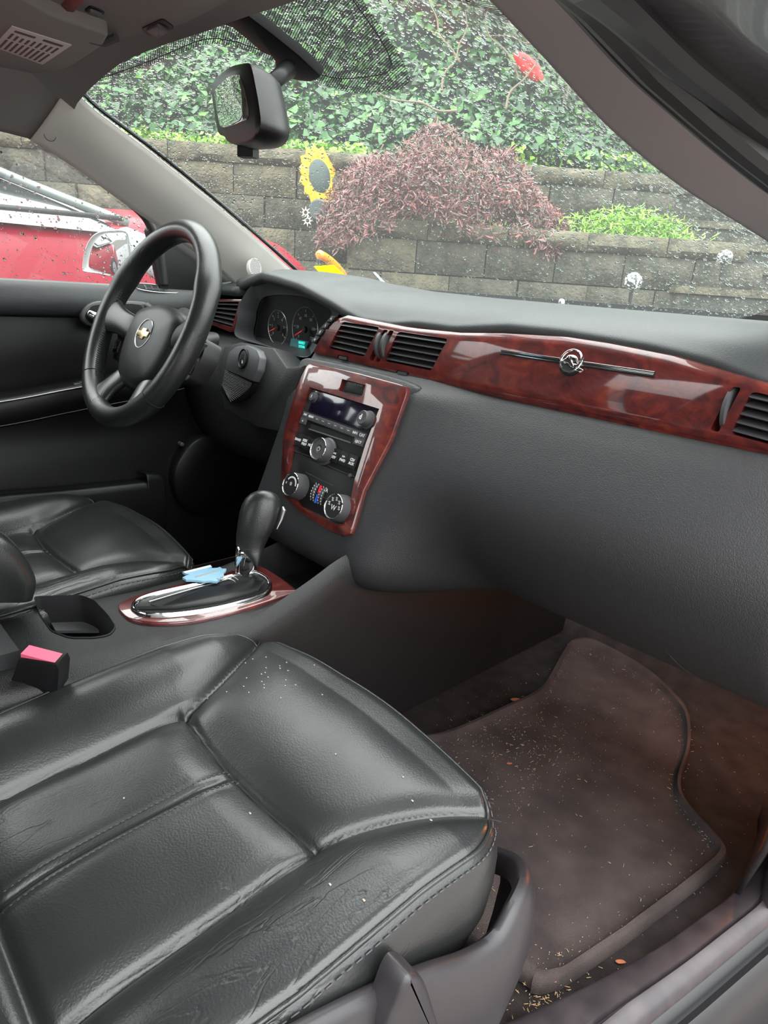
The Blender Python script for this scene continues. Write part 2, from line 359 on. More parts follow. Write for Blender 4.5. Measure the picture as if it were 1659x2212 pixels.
mb = MB(); mb.box((.74, -1.25, .33), (.03, .66, .36)); mb.box((.72, -.66, .5), (.03, .06, .55)); o = mb.build('unseen_wall_right', 'dash'); tag(o, 'unseen dark rear door trim and centre pillar on the passenger side, added to block back light', 'wall', kind='structure')  # unseen passenger-side rear trim, added to cut low light from behind
# open passenger door on its front hinges; unseen, added to darken the footwell
DFm = Frame((.86, .98, 0), (.80, .60, 0), (0, 0, 1)); mb = MB(); mb.fbox(DFm, .0, 1.02, -.04, .72, -.04, .04)
mb.tube([DFm.p(.02, .72), DFm.p(.45, .98), DFm.p(.75, 1.04), DFm.p(1.0, .98), DFm.p(1.02, .72)], .022, 8); o = mb.build('unseen_door', 'black'); tag(o, 'unseen black passenger door, added open beyond the right edge to block light', 'door', kind='structure')
# ---- pillars
def pillar(inner, outer, name, label, m='pillar', bul=.012):
    I = smooth(inner, 6); O = smooth(outer, 6); n = min(len(I), len(O)); rows = []
    for i in range(n):
        a = I[i]; b = O[int(i*(len(O)-1)/(n-1))]; mid = Vector((-.0, .2, .7)); row = []
        for k in range(13):
            t = k/12; p = a.lerp(b, t); nn = (Vector((0, p.y-.1, p.z-.12))-p).normalized(); row.append(p+nn*bul*math.sin(math.pi*t))
        rows.append(row)
    o = grid(name, rows, m, None, .006, 180); tag(o, label, 'pillar', kind='structure'); return o
xi = lambda t: lerp(-.50, -.60, t)
IN = [(150, 178, -.505), (200, 233, -.52), (330, 331, -.545), (450, 427, -.565), (540, 503, -.58), (640, 592, -.60)]
OU = [(66, 301, -.62), (150, 352, -.63), (228, 408, -.64), (300, 460, -.65), (365, 503, -.655), (470, 580, -.66), (515, 625, -.665)]
pil = pillar([on(x, y, 'x', v) for x, y, v in IN], [on(x, y, 'x', v) for x, y, v in OU], 'trim_3', 'pale grey windshield pillar trim beside the steering wheel')
pin = Frame(on(108, 293, 'x', -.60), (0.25, 1, -.55), (.25, .45, 1))
mb = MB(); mb.tube([pin.p(.0095*math.cos(a*.2618), .0095*math.sin(a*.2618), .013) for a in range(24)], .0006, 6, True); o = mb.build('cap_outline', 'bezel', pil)
# speaker grille at pillar foot
hr = [Vector(v.co) for v in pil.data.vertices[:13]]; rows = []
hc = [Vector((lerp(-.44, -.65, (k/12)**.8), -.45, lerp(1.07, .965, (k/12)**1.6))) for k in range(13)]
hs = [Vector(p)+Vector((-.002, .004, .002)) for p in hr]
for j in range(9): t = j/8; rows.append([a.lerp(b, t)+Vector((-.012, 0, .02))*math.sin(math.pi*t)*.5 for a, b in zip(hs, hc)])
rows.append([p+Vector((0, -1.3, 0)) for p in hc])
o = grid('trim_1', rows, 'headliner', None, .004, 180); tag(o, 'headliner cloth curving down to the far window frame', 'headliner side', kind='structure')
gp = on(536, 577, 'x', -.60)
g = MB(); gf = Frame(gp+Vector((.03, 0, .0)), (0, 1, -.3), (-.35, .25, 1))
g.plate(gf, [(.017*math.cos(a), .022*math.sin(a)) for a in [k*math.pi/12 for k in range(24)]], -.01, .001, .001)
spk = g.build('speaker_grille', 'pillar', pil)
for k in range(-6, 7):
    ww = math.sqrt(max(0, 1-(k*.0031/.022)**2))*.015; s_ = MB(); s_.fbox(gf, -ww, ww, k*.0031-.0007, k*.0031+.0007, .001, .0018); s_.build('slot', 'bezel', spk)
# black seal along the inner edge
mb = MB(); mb.tube(smooth([on(x, y, 'x', v-.0)+Vector((.004, .006, .004)) for x, y, v in IN], 5), .0045, 8); o = mb.build('trim_4', 'rubber'); tag(o, 'thin black windshield seal along the far pillar', 'seal', kind='structure')
# passenger pillar
def at3(x, y, q): return on(x, y, 'y', q)
PI_ = [(960, -110, .02), (1070, 0, .10), (1180, 118, .17), (1300, 250, .25), (1400, 340, .32), (1500, 415, .38), (1659, 515, .48), (1760, 590, .56), (1860, 680, .64)]
PO_ = [(1150, -90, -.08), (1235, 0, .02), (1370, 150, .11), (1480, 250, .18), (1560, 320, .24), (1659, 400, .32), (1800, 500, .42), (1900, 590, .50), (2000, 680, .58)]
p2 = pillar([at3(*p) for p in PI_], [at3(*p) for p in PO_], 'trim_5', 'blurred grey pillar trim crossing the upper right corner', 'pillar_shaded', bul=.0)
P3 = [(1290, -90, -.11), (1385, 0, -.01), (1500, 110, .08), (1600, 190, .16), (1659, 240, .21), (1800, 350, .33), (1950, 470, .45)]
P4 = [(1450, -90, -.14), (1560, 0, -.05), (1659, 95, .05), (1800, 210, .18), (1990, 370, .32)]
a = smooth([at3(*p) for p in PO_], 5); 
mb = MB(); mb.tube([Vector(p)+Vector((.0, 0, .006)) for p in a], .011, 10); mb.tube([at3(x+45, y-8, q-.01) for x, y, q in PO_], .013, 10)
mb.tube(smooth([at3(x-30, y+8, q) for x, y, q in P3], 5), .014, 10)
o = mb.build('trim_6', 'rubber'); tag(o, 'black rubber door seal running along the near pillar', 'seal', kind='structure')
rows = [[Vector(p)+Vector((0, 0, .012)) for p in smooth([at3(*p) for p in PO_[:7]], 6)], smooth([at3(*p) for p in P3[:7]], 6)]
n = min(len(r) for r in rows); o = grid('trim_7', [r[:n] for r in rows], 'rubber', None, .004); tag(o, 'black flange between the near pillar seals', 'flange', kind='structure')
rows = [smooth([at3(*p) for p in P3[:5]], 6), smooth([at3(*p) for p in P4], 6), smooth([at3(x+200, y-60, q-.05)+Vector((.02, 0, .02)) for x, y, q in P4], 6)]
n = min(len(r) for r in rows); o = grid('trim_8', [r[:n] for r in rows], 'body', None, .004, 60); tag(o, 'mauve-dark painted body edge in the top right corner', 'body frame', kind='structure')

# ---- windshield patch
WL = smooth([Vector((-.625, .66, .735))]+[on(x, y, 'x', v) for x, y, v in IN[::-1]][1:], 10)
WR = smooth([at3(*p) for p in PI_[::-1]][1:8], 10)
WB = smooth([WL[0], (-.42, .735, .728), (0, .78, .722), (.4, .74, .720), WR[0]], 10)
WT = smooth([WL[-1], (-.3, .125, 1.045), (0, .145, 1.062), (.22, .125, 1.04), WR[-1]], 10)
def ev(L, u): k = u*(len(L)-1); i = min(int(k), len(L)-2); return L[i].lerp(L[i+1], k-i)
def wsp(s, t):   # s 0..1 left-right, t 0..1 bottom-top
    l, r, b, u = ev(WL, t), ev(WR, t), ev(WB, s), ev(WT, s)
    p = l.lerp(r, s)+b.lerp(u, t)-(WL[0].lerp(WR[0], s)).lerp(WL[-1].lerp(WR[-1], s), t)
    return p+Vector((0, .5, .8))*(.05*16*t*(1-t)*s*(1-s))
ws = grid('window_1', [[wsp(i/40, j/24) for i in range(41)] for j in range(25)], 'windshield', None, 0, 180)
tag(ws, 'rain-speckled windshield above the dashboard', 'windshield', kind='structure')
def wnorm(s, t):
    a = wsp(min(s+.01, 1), t)-wsp(max(s-.01, 0), t); b = wsp(s, min(t+.01, 1))-wsp(s, max(t-.01, 0)); return a.cross(b).normalized()*-1
def drops(n, pf, nf, r0, r1, name, parent, label=None, st=1.0):
    mb = MB(); seg = 7
    for _ in range(n):
        s, t = random.random(), random.random(); p = pf(s, t); nn = nf(s, t); r = r0*(r1/r0)**(random.random()**2.2)
        a = nn.orthogonal().normalized(); b = nn.cross(a); e = random.uniform(.8, 1.25); rings = []
        an = random.random()*6
        for (h, q) in ((0, 1), (.20, .80), (.30, .40)):
            rings.append([p+nn*(h*r+.0004)+a*(r*q*e*math.cos(an+2*math.pi*k/seg))+b*(r*q*st*math.sin(an+2*math.pi*k/seg)) for k in range(seg)])
        mb.loft(rings)
    o = mb.build(name, 'water', parent, 180); o['kind'] = 'stuff'; return o
drops(14000, wsp, wnorm, .0008, .0034, 'rain_drops', ws)
# frit band: along the top, with a patch round the mirror foot
rows = []
for j in range(2):
    rows.append([wsp(i/60, (1-(.085+.20*math.exp(-((i/60-.50)/.10)**4)) if j == 0 else .998))+wnorm(i/60, .9)*-.001 for i in range(61)])
rows = [[rows[0][i].lerp(rows[1][i], k/5) for i in range(61)] for k in range(6)]
rows = [[wsp(i/60, lerp(1-(.075+.26*math.exp(-((i/60-.52)/.115)**4)), .998, k/8))-wnorm(i/60, .9)*.0015 for i in range(61)] for k in range(9)]
fr = grid('frit_band', rows, 'frit', ws, 0, 180)
mb = MB(); mb.tube([wsp(i/60, 1-(.05+.24*math.exp(-((i/60-.52)/.11)**4)))-wnorm(i/60, .9)*.002 for i in range(3, 56)], .0008, 6); mb.build('antenna_wire', 'rubber', ws)
rows = [[wsp(i/40, .012+.028*k)-wnorm(i/40, .0)*.002 for i in range(41)] for k in range(2)]
# stickers at the foot of the glass
for k_ in ('ysticker', 'wsticker'):
    t_ = M[k_].node_tree; b_ = t_.nodes['Principled BSDF']; tl_ = t_.nodes.new('ShaderNodeBsdfTranslucent'); tl_.inputs[0].default_value = b_.inputs['Base Color'].default_value
    m_ = t_.nodes.new('ShaderNodeMixShader'); m_.inputs[0].default_value = .6; t_.links.new(b_.outputs[0], m_.inputs[1]); t_.links.new(tl_.outputs[0], m_.inputs[2]); t_.links.new(m_.outputs[0], t_.nodes['Material Output'].inputs[0])
def wsticker(pts, name, label, m, frame=False):
    def hit(px, py):
        d = ray(px, py); best = None
        for i in range(61):
            for j in range(40):
                q = wsp(i/60, j/80); e = (q-CAM); c_ = (e - d*(e.dot(d)/d.dot(d))).length
                if best is None or c_ < best[0]: best = (c_, i/60, j/80, e.dot(d)/d.dot(d))
        return CAM+d*best[3]*.997
    P = [hit(x, y) for x, y in pts]; mb = MB(); mb.add(P+[p+Vector((0, -.0006, -.0004)) for p in P], [tuple(range(len(P))), tuple(range(len(P), 2*len(P)))]+[(i, (i+1) % len(P), (i+1) % len(P)+len(P), i+len(P)) for i in range(len(P))])
    return tag(mb.build(name, m), label, 'sticker')
wsticker([(678, 575), (722, 572), (748, 597), (700, 600)], 'windshield_sticker', 'yellow inspection sticker low on the windshield above the cluster hood', 'ysticker')
wsticker([(806, 588), (811, 588), (838, 616), (798, 615), (798, 611), (826, 611)], 'sticker_corner', 'white L-shaped sticker edge at the foot of the windshield', 'wsticker')

# ================================================================ DASHBOARD
dash = thing('dashboard', 'black dashboard with burl wood trim across the cabin', 'dashboard', (0, .45, .0))
# front lip of the top pad, measured along the car
def lipz(px, py, y): q = on(px, py, 'y', y); return q
LIP = [(515, 612, .43), (521, 616, .43), (566, 597, .415), (600, 605, .405), (649, 620, .395), (715, 655, .378), (748, 675, .372), (781, 692, .374), (848, 702, .38), (900, 700, .384), (982, 711, .386), (1097, 708, .386), (1220, 721, .385), (1403, 751, .383), (1540, 783, .382), (1632, 817, .380), (1700, 842, .378), (1900, 905, .376)]
L3 = [on(*p[:2], 'y', p[2]) for p in LIP]; L3.sort(key=lambda p: p.x)
LY = [(p.x, p.y) for p in L3]; LZ = [(p.x, p.z) for p in L3]
TOPZ = [(-.66, .70), (-.56, .74), (-.5, .7505), (-.36, .750), (-.25, .746), (-.18, .737), (-.08, .728), (.1, .7245), (.3, .723), (.7, .722)]
def padprof(x):
    y0 = lin(x, LY); z0 = lin(x, LZ)
    zt = interp(x, TOPZ); hd = max(0, min(1, (-.02-x)/.12))
    back = lerp(.06, .10, hd)
    pts = [(y0+back, z0-lerp(.03, -.005, hd)), (y0+.03, z0-.014+.01*hd), (y0+.004, z0-.008), (y0-.001, z0), (y0+.004, z0+.007), (y0+.03, z0+.6*(zt-z0) if zt > z0 else z0+.01), (y0+.08, max(zt-.003, z0+.002)), (.54, zt), (.64, lerp(zt, .722, .55)), (.74, .7175), (.83, .712)]
    return smooth([(x, y, z) for y, z in pts], 4)
xs = [-.53+.0155*k for k in range(80)]
rows = [padprof(x) for x in xs]
# round the left end of the hood
rows.insert(0, [Vector((-.545, lerp(p.y, .5, .12), p.z-.02)) for p in rows[0]])
pad = grid('top_pad', rows, 'pad', dash, .006, 180)
# left shelf of the pad by the door
rows = [[(x, .42+.08*k, .697+.010*k+.003*math.sin(x*9)) for x in [-.70+.02*i for i in range(10)]] for k in range(5)]
grid('pad_corner', rows, 'pad', dash, .02, 60)
# light sensor and defroster slots on the pad
q = on(1213, 651, 'z', .727); mb = MB()
F_ = Frame(on(1213, 652, 'y', .70), (1, 0, 0), (0, 1, 0)); mb.cyl(F_, 0, 0, [(-.004, .006), (.001, .006), (.004, .0045), (.0055, .002)], 20); mb.build('light_sensor', 'silver', dash)
def padline(pts, y0, name, r=.0012):
    mb = MB(); mb.tube(smooth([on(x, y, 'z', .726) if False else on(x, y, 'y', v) for x, y, v in pts], 4), r, 6); mb.build(name, 'void', dash)
padline([(1265, 669, .60), (1330, 676, .60), (1388, 684, .60)], 0, 'pad_seam')
padline([(1425, 690, .585), (1455, 684, .61), (1482, 673, .66)], 0, 'pad_seam')

# dash body (airbag side, centre, driver knee side)
KX = [-.70, -.50, -.35, -.22, -.17, -.14, .0, .13, .16, .22, .32, .50, .66, .74]
def bodyprof(x):
    zs = [.70, .66, .62, .598, .585, .56, .50, .45, .40, .36, .32, .29, .27, .262, .27]
    pas = [.44, .42, .385, .362, .352, .336, .306, .300, .316, .345, .388, .438, .52, .62, .75]
    sta = [.42, .40, .37, .352, .334, .322, .298, .278, .258, .242, .232, .25, .32, .48, .70]
    drv = [.55, .53, .50, .44, .40, .385, .375, .385, .40, .42, .46, .52, .60, .70, .80]
    if x < -.15: k = min(1, max(0, (-.152-x)/.02)); k = k*k*(3-2*k); src = [lerp(s, d, k) for s, d in zip(sta, drv)]
    elif x < .135: src = sta
    else: k = min(1, (x-.135)/.15); k = k*k*(3-2*k); src = [lerp(s, d, k) for s, d in zip(sta, pas)]
    return smooth([(x, y, z) for y, z in zip(src, zs)], 3)
xs = [-.70+.05*k for k in range(11)]+[-.172, -.165, -.158, -.15, -.14, -.1, -.05, 0, .05, .1, .13, .15, .17, .19, .21, .23, .25, .27, .29, .33, .38, .43, .48, .53, .58, .63, .68, .73]
grid('airbag_panel', [bodyprof(x) for x in xs], 'dash', dash, .004, 60)
# lower glove panel line
mb = MB(); mb.tube(smooth([bodyprof(.56)[26], bodyprof(.585)[30]+Vector((0, -.002, -.002)), bodyprof(.61)[34]+Vector((0, 0, -.003)), bodyprof(.66)[38]+Vector((0, 0, -.003))], 6), .0014, 6); mb.build('panel_gap', 'void', dash)

# wood trim: curved strip
def ty(z): return .3555+1.7*max(0, z-.618)**2+.004*math.exp(-((z-.60)/.006)**2)
def ontrim(px, py, off=0):
    y = .37
    for _ in range(12): q = on(px, py, 'y', y); y = .5*y+.5*(ty(q.z)-off)
    return q
TT = [ontrim(*p) for p in [(715, 700), (722, 690), (748, 681), (800, 692), (871, 706), (900, 710), (991, 719), (1083, 720), (1220, 728), (1312, 742), (1449, 769), (1586, 810), (1659, 831), (1760, 858)]]
TB = [ontrim(*p) for p in [(672, 760), (680, 766), (728, 776), (781, 792), (864, 813), (1000, 846), (1129, 874), (1357, 927), (1540, 966), (1659, 990), (1760, 1012)]]
tzt = [(p.x, p.z) for p in TT]; tzb = [(p.x, p.z) for p in TB]
x0 = -.150; x1 = max(.70, 0)
rows = []
for k in range(15):
    t = k/14; r = []
    for i in range(171):
        x = lerp(-.150, .70, i/170); xl = x + .042*t*max(0, 1-(x+.150)/.12)
        zt_, zb_ = lin(xl, tzt), lin(xl, tzb); z = lerp(zb_, zt_, t); ed = min(t, 1-t)*14
        r.append((xl, ty(z)+(.004 if ed < .5 else 0), z))
    rows.append(r)
n = len(rows[0]); V_ = [Vector(p) for r in rows for p in r]; nb = len(V_)
V_ += [Vector((p[0], .41, p[2])) for r in rows for p in r]
fs = [(i*n+j, i*n+j+1, (i+1)*n+j+1, (i+1)*n+j) for i in range(len(rows)-1) for j in range(n-1)]
fs2 = [tuple(nb+i for i in f[::-1]) for f in fs]; R_ = len(rows)
side = [(j, j+1) for j in range(n-1)]+[((R_-1)*n+j+1, (R_-1)*n+j) for j in range(n-1)]+[((i+1)*n, i*n) for i in range(R_-1)]+[(i*n+n-1, (i+1)*n+n-1) for i in range(R_-1)]
fs3 = [(a, a+nb, b+nb, b) for a, b in side]
trim = raw('wood_trim', V_, fs+fs2+fs3, 'wood', dash, 40)
def trimpoly(pts, off=0): return [(q.x, q.z) for q in (ontrim(x, y, off) for x, y in pts)]
V1 = trimpoly([(741, 695), (820, 707), (786, 771), (709, 752)]); V2 = trimpoly([(861, 716), (968, 732), (932, 801), (829, 780)]); V3 = trimpoly([(1624, 845), (1740, 872), (1715, 975), (1577, 937)])
TH = [trimpoly([(829, 712), (838, 713), (806, 780), (797, 777)]), trimpoly([(842, 713), (851, 715), (819, 783), (810, 780)]), trimpoly([(1584, 835), (1601, 838), (1552, 934), (1534, 928)])]
TB_ = [trimpoly([(730, 766), (753, 771), (751, 780), (728, 775)]), trimpoly([(857, 799), (884, 805), (882, 814), (855, 808)])]
cutter = MB()
for vp_ in (V1, V2, V3): cutter.loft([[Vector((x, yy, z)) for x, z in rnd(vp_, .006)] for yy in (.30, .50)])
cut(trim, cutter)
cutter = MB()
for vp_ in TH: cutter.loft([[Vector((x, yy, z)) for x, z in rnd(vp_, .0025, 3)] for yy in (.30, .50)])
for vp_ in TB_: cutter.loft([[Vector((x, yy, z)) for x, z in vp_] for yy in (.30, .50)])
cut(trim, cutter)
def vent(V, name='air_vent', n=5, par=None, y0=.385, depth=.03, lab=None):
    xs_ = [p[0] for p in V]; (tl, tr, br, bl) = V
    hb = MB(); P0 = rnd(V, .006); c = (sum(xs_)/4, sum(p[1] for p in V)/4)
    P1 = [(c[0]+(x-c[0])*1.0, c[1]+(z-c[1])*1.0) for x, z in P0]
    hb.loft([[Vector((x, yy, z)) for x, z in P1] for yy in (y0-.002, y0+.055)], caps=False); hb.add([Vector((x, y0+.055, z)) for x, z in P1], [tuple(range(len(P1)))])
    h = hb.build(name, 'void', par, 40)
    for k in range(n):
        t = (k+.62)/n; a = Vector(tl).lerp(Vector(bl), t); b = Vector(tr).lerp(Vector(br), t)
        rows_ = []
        for e, p in ((0, a), (1, b)):
            rows_.append([Vector((p.x, y0-.002, p.y-.0016)), Vector((p.x, y0-.005, p.y-.0002)), Vector((p.x, y0-.001, p.y+.0018)), Vector((p.x, y0+.024, p.y+.0055)), Vector((p.x, y0+.024, p.y+.0040))])
        s = MB(); s.loft(rows_); s.build('slat', 'knob', h, 50)
    return h
for i, v in enumerate((V1, V2, V3)):
    vent(v, par=dash, y0=ty(sum(p[1] for p in v)/4)+.006)
for i, v in enumerate(TH):
    c = (sum(p[0] for p in v)/4, sum(p[1] for p in v)/4); hh = abs(v[0][1]-v[2][1])*.52
    F_ = Frame((c[0], ty(c[1])+hh*.72, c[1]), (0, -1, 0), (0, 0, 1)); mb = MB(); wd = abs(v[1][0]-v[0][0])*.36
    mb.cyl(F_, 0, 0, [(-wd, hh*.9), (-wd*.7, hh*.98), (wd*.7, hh*.98), (wd, hh*.9)], 48); mb.build('thumb_wheel', 'knob', dash)
    mb = MB(); mb.loft([[Vector((x, yy, z)) for x, z in v] for yy in (ty(c[1])+.034, ty(c[1])+.036)]); mb.build('slot_back', 'void', dash)
for v in TB_:
    c = (sum(p[0] for p in v)/4, sum(p[1] for p in v)/4); mb = MB(); yy = ty(c[1])
    mb.box((c[0], yy+.004, c[1]), (.0095, .005, .0022)); mb.build('vent_slider', 'knob', dash)
# long chrome bar and round badge in the trim
a, b, c = ontrim(1083, 756), ontrim(1235, 781), ontrim(1416, 807)
BF = Frame(b, (1, 0, 0), (0, -(ty(.68)-ty(.64))/.04*-1, 1)); BF = Frame(b, (1, 0, 0), (0, .42, 1))
ba = (a-b).x; bc = (c-b).x
mb = MB(); mb.fbox(BF, ba, bc, -.0045, .0045, -.006, .0006); mb.build('badge_recess', 'void', dash)
for z in (-.0024, .0008):
    mb = MB(); mb.tube([BF.p(ba+.001, z, .0012), BF.p(0, z, .0012), BF.p(bc-.001, z, .0012)], .0013, 8); mb.build('badge_bar', 'chrome', dash)
mb = MB(); mb.cyl(BF, 0, 0, [(-.006, .0175), (.0008, .0175), (.0012, .0165)], 40); bdg = mb.build('round_badge', 'void', dash)
mb = MB(); mb.tube([BF.p(.0145*math.cos(k*.19635), .0145*math.sin(k*.19635), .002) for k in range(32)], .0016, 8, True); mb.build('badge_ring', 'chrome', bdg)
body_ = sub2([(-.012, -.001), (-.008, .002), (-.006, .006), (-.002, .0075), (.004, .007), (.0085, .004), (.0105, -.001), (.0085, -.0005), (.006, .003), (.001, .004), (.0015, .0), (.006, -.004), (.0075, -.0085), (.003, -.0075), (-.002, -.004), (-.006, -.003)], 3)
mb = MB(); mb.plate(BF, body_, .0005, .0035, .0006); mb.plate(BF, [(.011, -.006), (.0215, -.0085), (.0185, -.0125), (.0095, -.0105)], .0005, .003, .0006); mb.build('leaping_animal_emblem', 'chrome', bdg)
# four stacked switches left of the centre vents
bp_ = [(718, 690), (706, 704), (694, 719), (683, 734)]
for i, (x, y) in enumerate(bp_):
    q = ontrim(x, y); mb = MB(); F_ = Frame(q+Vector((0, -.001, 0)), (1, 0, 0), (0.0, .35, 1)); sk = .0035
    mb.plate(F_, [(-.0075-sk, -.0055), (.0055-sk, -.0055), (.0075+sk, .0055), (-.0055+sk, .0055)], -.012, .002, .0008); bt = mb.build('switch_button', 'black', dash)
    text('switch_mark', ['<', 'i', 'F', '✓'][i] if i < 3 else 'v', F_, 0, 0, .0022, .008, 'white', bt)

# cluster: bowl, face, gauges
OUTP = [(519, 652, .405), (512, 690, .40), (507, 722, .395), (530, 735, .39), (590, 752, .385), (655, 772, .38), (680, 755, .38), (700, 715, .385), (735, 675, .39), (720, 655, .40), (640, 620, .42), (560, 605, .43)]
INP = [(556, 668), (553, 690), (548, 722), (560, 735), (600, 752), (645, 764), (668, 750), (688, 712), (716, 680), (702, 662), (650, 640), (575, 640)]
A = smooth([on(*p[:2], 'y', p[2]) for p in OUTP], 4, True); B = smooth([on(x, y, 'y', .455) for x, y in INP], 4, True)
mb = MB(); mb.loft([A, [a.lerp(b, .5)+Vector((0, .01, -.002)) for a, b in zip(A, B)], B], caps=False); clu = mb.build('cluster_bezel', 'bezel', dash, 60)
mb = MB(); mb.add([b+Vector((0, .003, 0)) for b in B], [tuple(range(len(B)))]); face = mb.build('gauge_face', 'void', dash)
CF = Frame((0, .452, 0), (1, 0, 0), (0, 0, 1))
def gauge(cx, cy, r, labels, nd, nm):
    u, v = CF.px(cx, cy); g = MB(); g.tube([CF.p(u+r*math.cos(k*.1963), v+r*math.sin(k*.1963), .004) for k in range(32)], .0008, 6, True); gg = g.build(nm, 'silver', dash)
    for k, s in enumerate(labels):
        a = math.radians(215-250*k/(len(labels)-1)); m_ = MB(); 
        m_.tube([CF.p(u+r*.9*math.cos(a), v+r*.9*math.sin(a), .003), CF.p(u+r*.78*math.cos(a), v+r*.78*math.sin(a), .003)], .0006, 4); m_.build('tick', 'grey_print', gg)
        text('numeral', s, CF, u+r*.62*math.cos(a), v+r*.62*math.sin(a), .003, .0085, 'grey_print', gg)
    m_ = MB(); m_.cyl(CF, u, v, [(.002, .007), (.008, .0065)], 20); m_.build('needle_hub', 'black', gg)
    a = math.radians(nd); m_ = MB(); m_.tube([CF.p(u, v, .007), CF.p(u+r*.8*math.cos(a), v+r*.8*math.sin(a), .007)], [.0012, .0005], 6); m_.build('needle', 'needle', gg)
gauge(662, 712, .044, ['0', '20', '40', '60', '80', '100', '120'], 205, 'speedometer')
gauge(603, 708, .036, ['0', '1', '2', '3', '4', '5', '6'], 200, 'tachometer')
P = CF.poly([(634, 731), (668, 738), (660, 757), (630, 752)]); mb = MB(); mb.plate(CF, P, .001, .006, .0003); lcd = mb.build('trip_display', 'lcd', dash)
u, v = CF.px(652, 745, .006); text('trip_digits', '000057\n107696', CF, u, v, .0066, .0075, 'teal', lcd, bold=.0002)

# driver side vent with wood surround
DF = Frame((0, .43, 0), (1, 0, 0), (0, 0, 1))
def dplate(pts, w0, w1, m, name, par, F, bev=.001, r=0):
    P = F.poly(pts); P = rnd(P, r) if r else P; mb = MB(); mb.plate(F, P, w0, w1, bev); return mb.build(name, m, par)
LV = [(472, 652), (520, 652), (505, 707), (463, 694)]
o = dplate([(440, 655), (455, 645), (527, 646), (529, 655), (508, 717), (500, 718), (452, 700), (436, 690)], -.02, .004, 'wood', 'wood_vent_surround', dash, DF, .003)
cutter = MB(); P = rnd(DF.poly(LV), .005); cutter.loft([[DF.p(x, z, w_) for x, z in P] for w_ in (-.05, .05)]); cut(o, cutter)
vent(DF.poly(LV), par=dash, y0=.429)
o = dplate([(352, 647), (420, 648), (440, 652), (432, 668), (352, 660)], -.01, .002, 'wood', 'wood_strip', dash, DF, .002)

# ignition bezel, grille, column covers
IF = Frame((-.24, .315, .57), (1, -.12, 0), (0, .22, 1))
dplate([(604, 790), (640, 785), (634, 800), (615, 850), (600, 900), (585, 930), (540, 920), (470, 880), (455, 800), (470, 745), (505, 735), (575, 748)], -.07, -.014, 'dash', 'column_side_panel', dash, IF, .004)
bez = dplate([(496, 760), (510, 749), (535, 745), (556, 756), (562, 772), (557, 800), (545, 824), (488, 799), (490, 780)], -.03, .001, 'bezel', 'ignition_bezel', dash, IF, .002, .004)
u, v = IF.px(527, 775, .001); mb = MB(); mb.cyl(IF, u, v, [(-.01, .0205), (.004, .0205), (.005, .0185), (.003, .017)], 36); ig = mb.build('ignition_switch', 'black', dash)
mb = MB(); mb.cyl(IF, u, v, [(.002, .016), (.0038, .0155), (.0045, .010)], 30); mb.build('switch_rotor', 'knob', ig)
mb = MB(); mb.plate(IF, [(u-.004, v-.009), (u+.005, v-.009), (u+.003, v+.009), (u-.006, v+.009)], .003, .006, .0008); mb.build('key_slot', 'void', ig)
mb = MB(); mb.plate(IF, [(u+.000, v-.010), (u+.006, v-.0095), (u+.004, v-.003), (u+.001, v-.004)], .004, .0065, .0005); mb.build('key_shutter', 'silver', ig)
gr = dplate([(486, 797), (546, 826), (540, 842), (525, 860), (505, 869), (485, 862), (472, 845), (474, 825)], -.02, -.004, 'black', 'ventilation_grille', dash, IF, .003)
for k in range(18):
    t = k/17; xa, xb = lerp(487, 476, t), lerp(544, 500, t**1.5); ya, yb = lerp(801, 851, t), lerp(828, 868, t)
    if t > .6: xa = lerp(479, 490, (t-.6)/.4)
    a = IF.px(xa, ya, -.004); b = IF.px(xb, yb, -.004); mb = MB(); mb.tube([IF.p(*a, -.0035), IF.p(*b, -.0035)], .0009, 6); mb.build('louvre', 'knob', gr)

# centre stack
SF = Frame((0, .317, .557), (1, 0, 0), (0, .371, .928))
SUR = [(655, 775), (690, 778), (781, 797), (893, 830), (892, 860), (860, 960), (803, 1070), (782, 1150), (758, 1172), (705, 1157), (640, 1112), (606, 1072), (603, 1010), (606, 930), (618, 870), (640, 800)]
sur = MB(); P = sub2(SF.poly(SUR, -.004), 5); sur.loft([[SF.p(x*k[0], (y+.12)*k[1]-.12, k[2]) for x, y in P] for k in ((1.04, 1.02, -.06), (1.03, 1.01, -.03), (1.015, 1.01, -.010), (1, 1, -.005), (.97, .98, -.003))]); sur.build('stack_surround', 'dash', dash, 60)
WO = [(665, 794), (672, 788), (681, 786), (781, 808), (870, 832), (884, 838), (882, 856), (848, 952), (791, 1060), (769, 1138), (762, 1154), (748, 1159), (715, 1148), (649, 1107), (618, 1072), (611, 1035), (616, 941), (634, 875), (652, 820)]
WI = [(671, 837), (821, 884), (792, 958), (768, 1036), (751, 1120), (743, 1132), (728, 1133), (650, 1094), (628, 1062), (622, 1030), (632, 971), (649, 891)]
mb = MB(); mb.plate(SF, SF.poly(WO), -.015, .006, .003); wst = mb.build('wood_stack_frame', 'wood', dash, 50)
cutter = MB(); P = SF.poly(WI, .004); cutter.loft([[SF.p(x, y, k) for x, y in P] for k in (-.05, .05)]); cut(wst, cutter)
RC = [(740, 819), (790, 832), (783, 854), (776, 859), (733, 844)]
cutter = MB(); P = SF.poly(RC, .005); cutter.loft([[SF.p(x, y, k) for x, y in P] for k in (-.006, .05)]); cut(wst, cutter)
u, v = SF.px(766, 834, .001); mb = MB(); mb.plate(SF, [(u-.024, v-.011), (u+.024, v-.011), (u+.026, v+.011), (u-.022, v+.011)], -.008, .001, .0005); ab = mb.build('airbag_lamp_panel', 'black', dash)
text('airbag_lamp_text', 'PASSENGER AIR BAG', SF, u, v+.003, .0012, .0042, 'grey_print', ab)
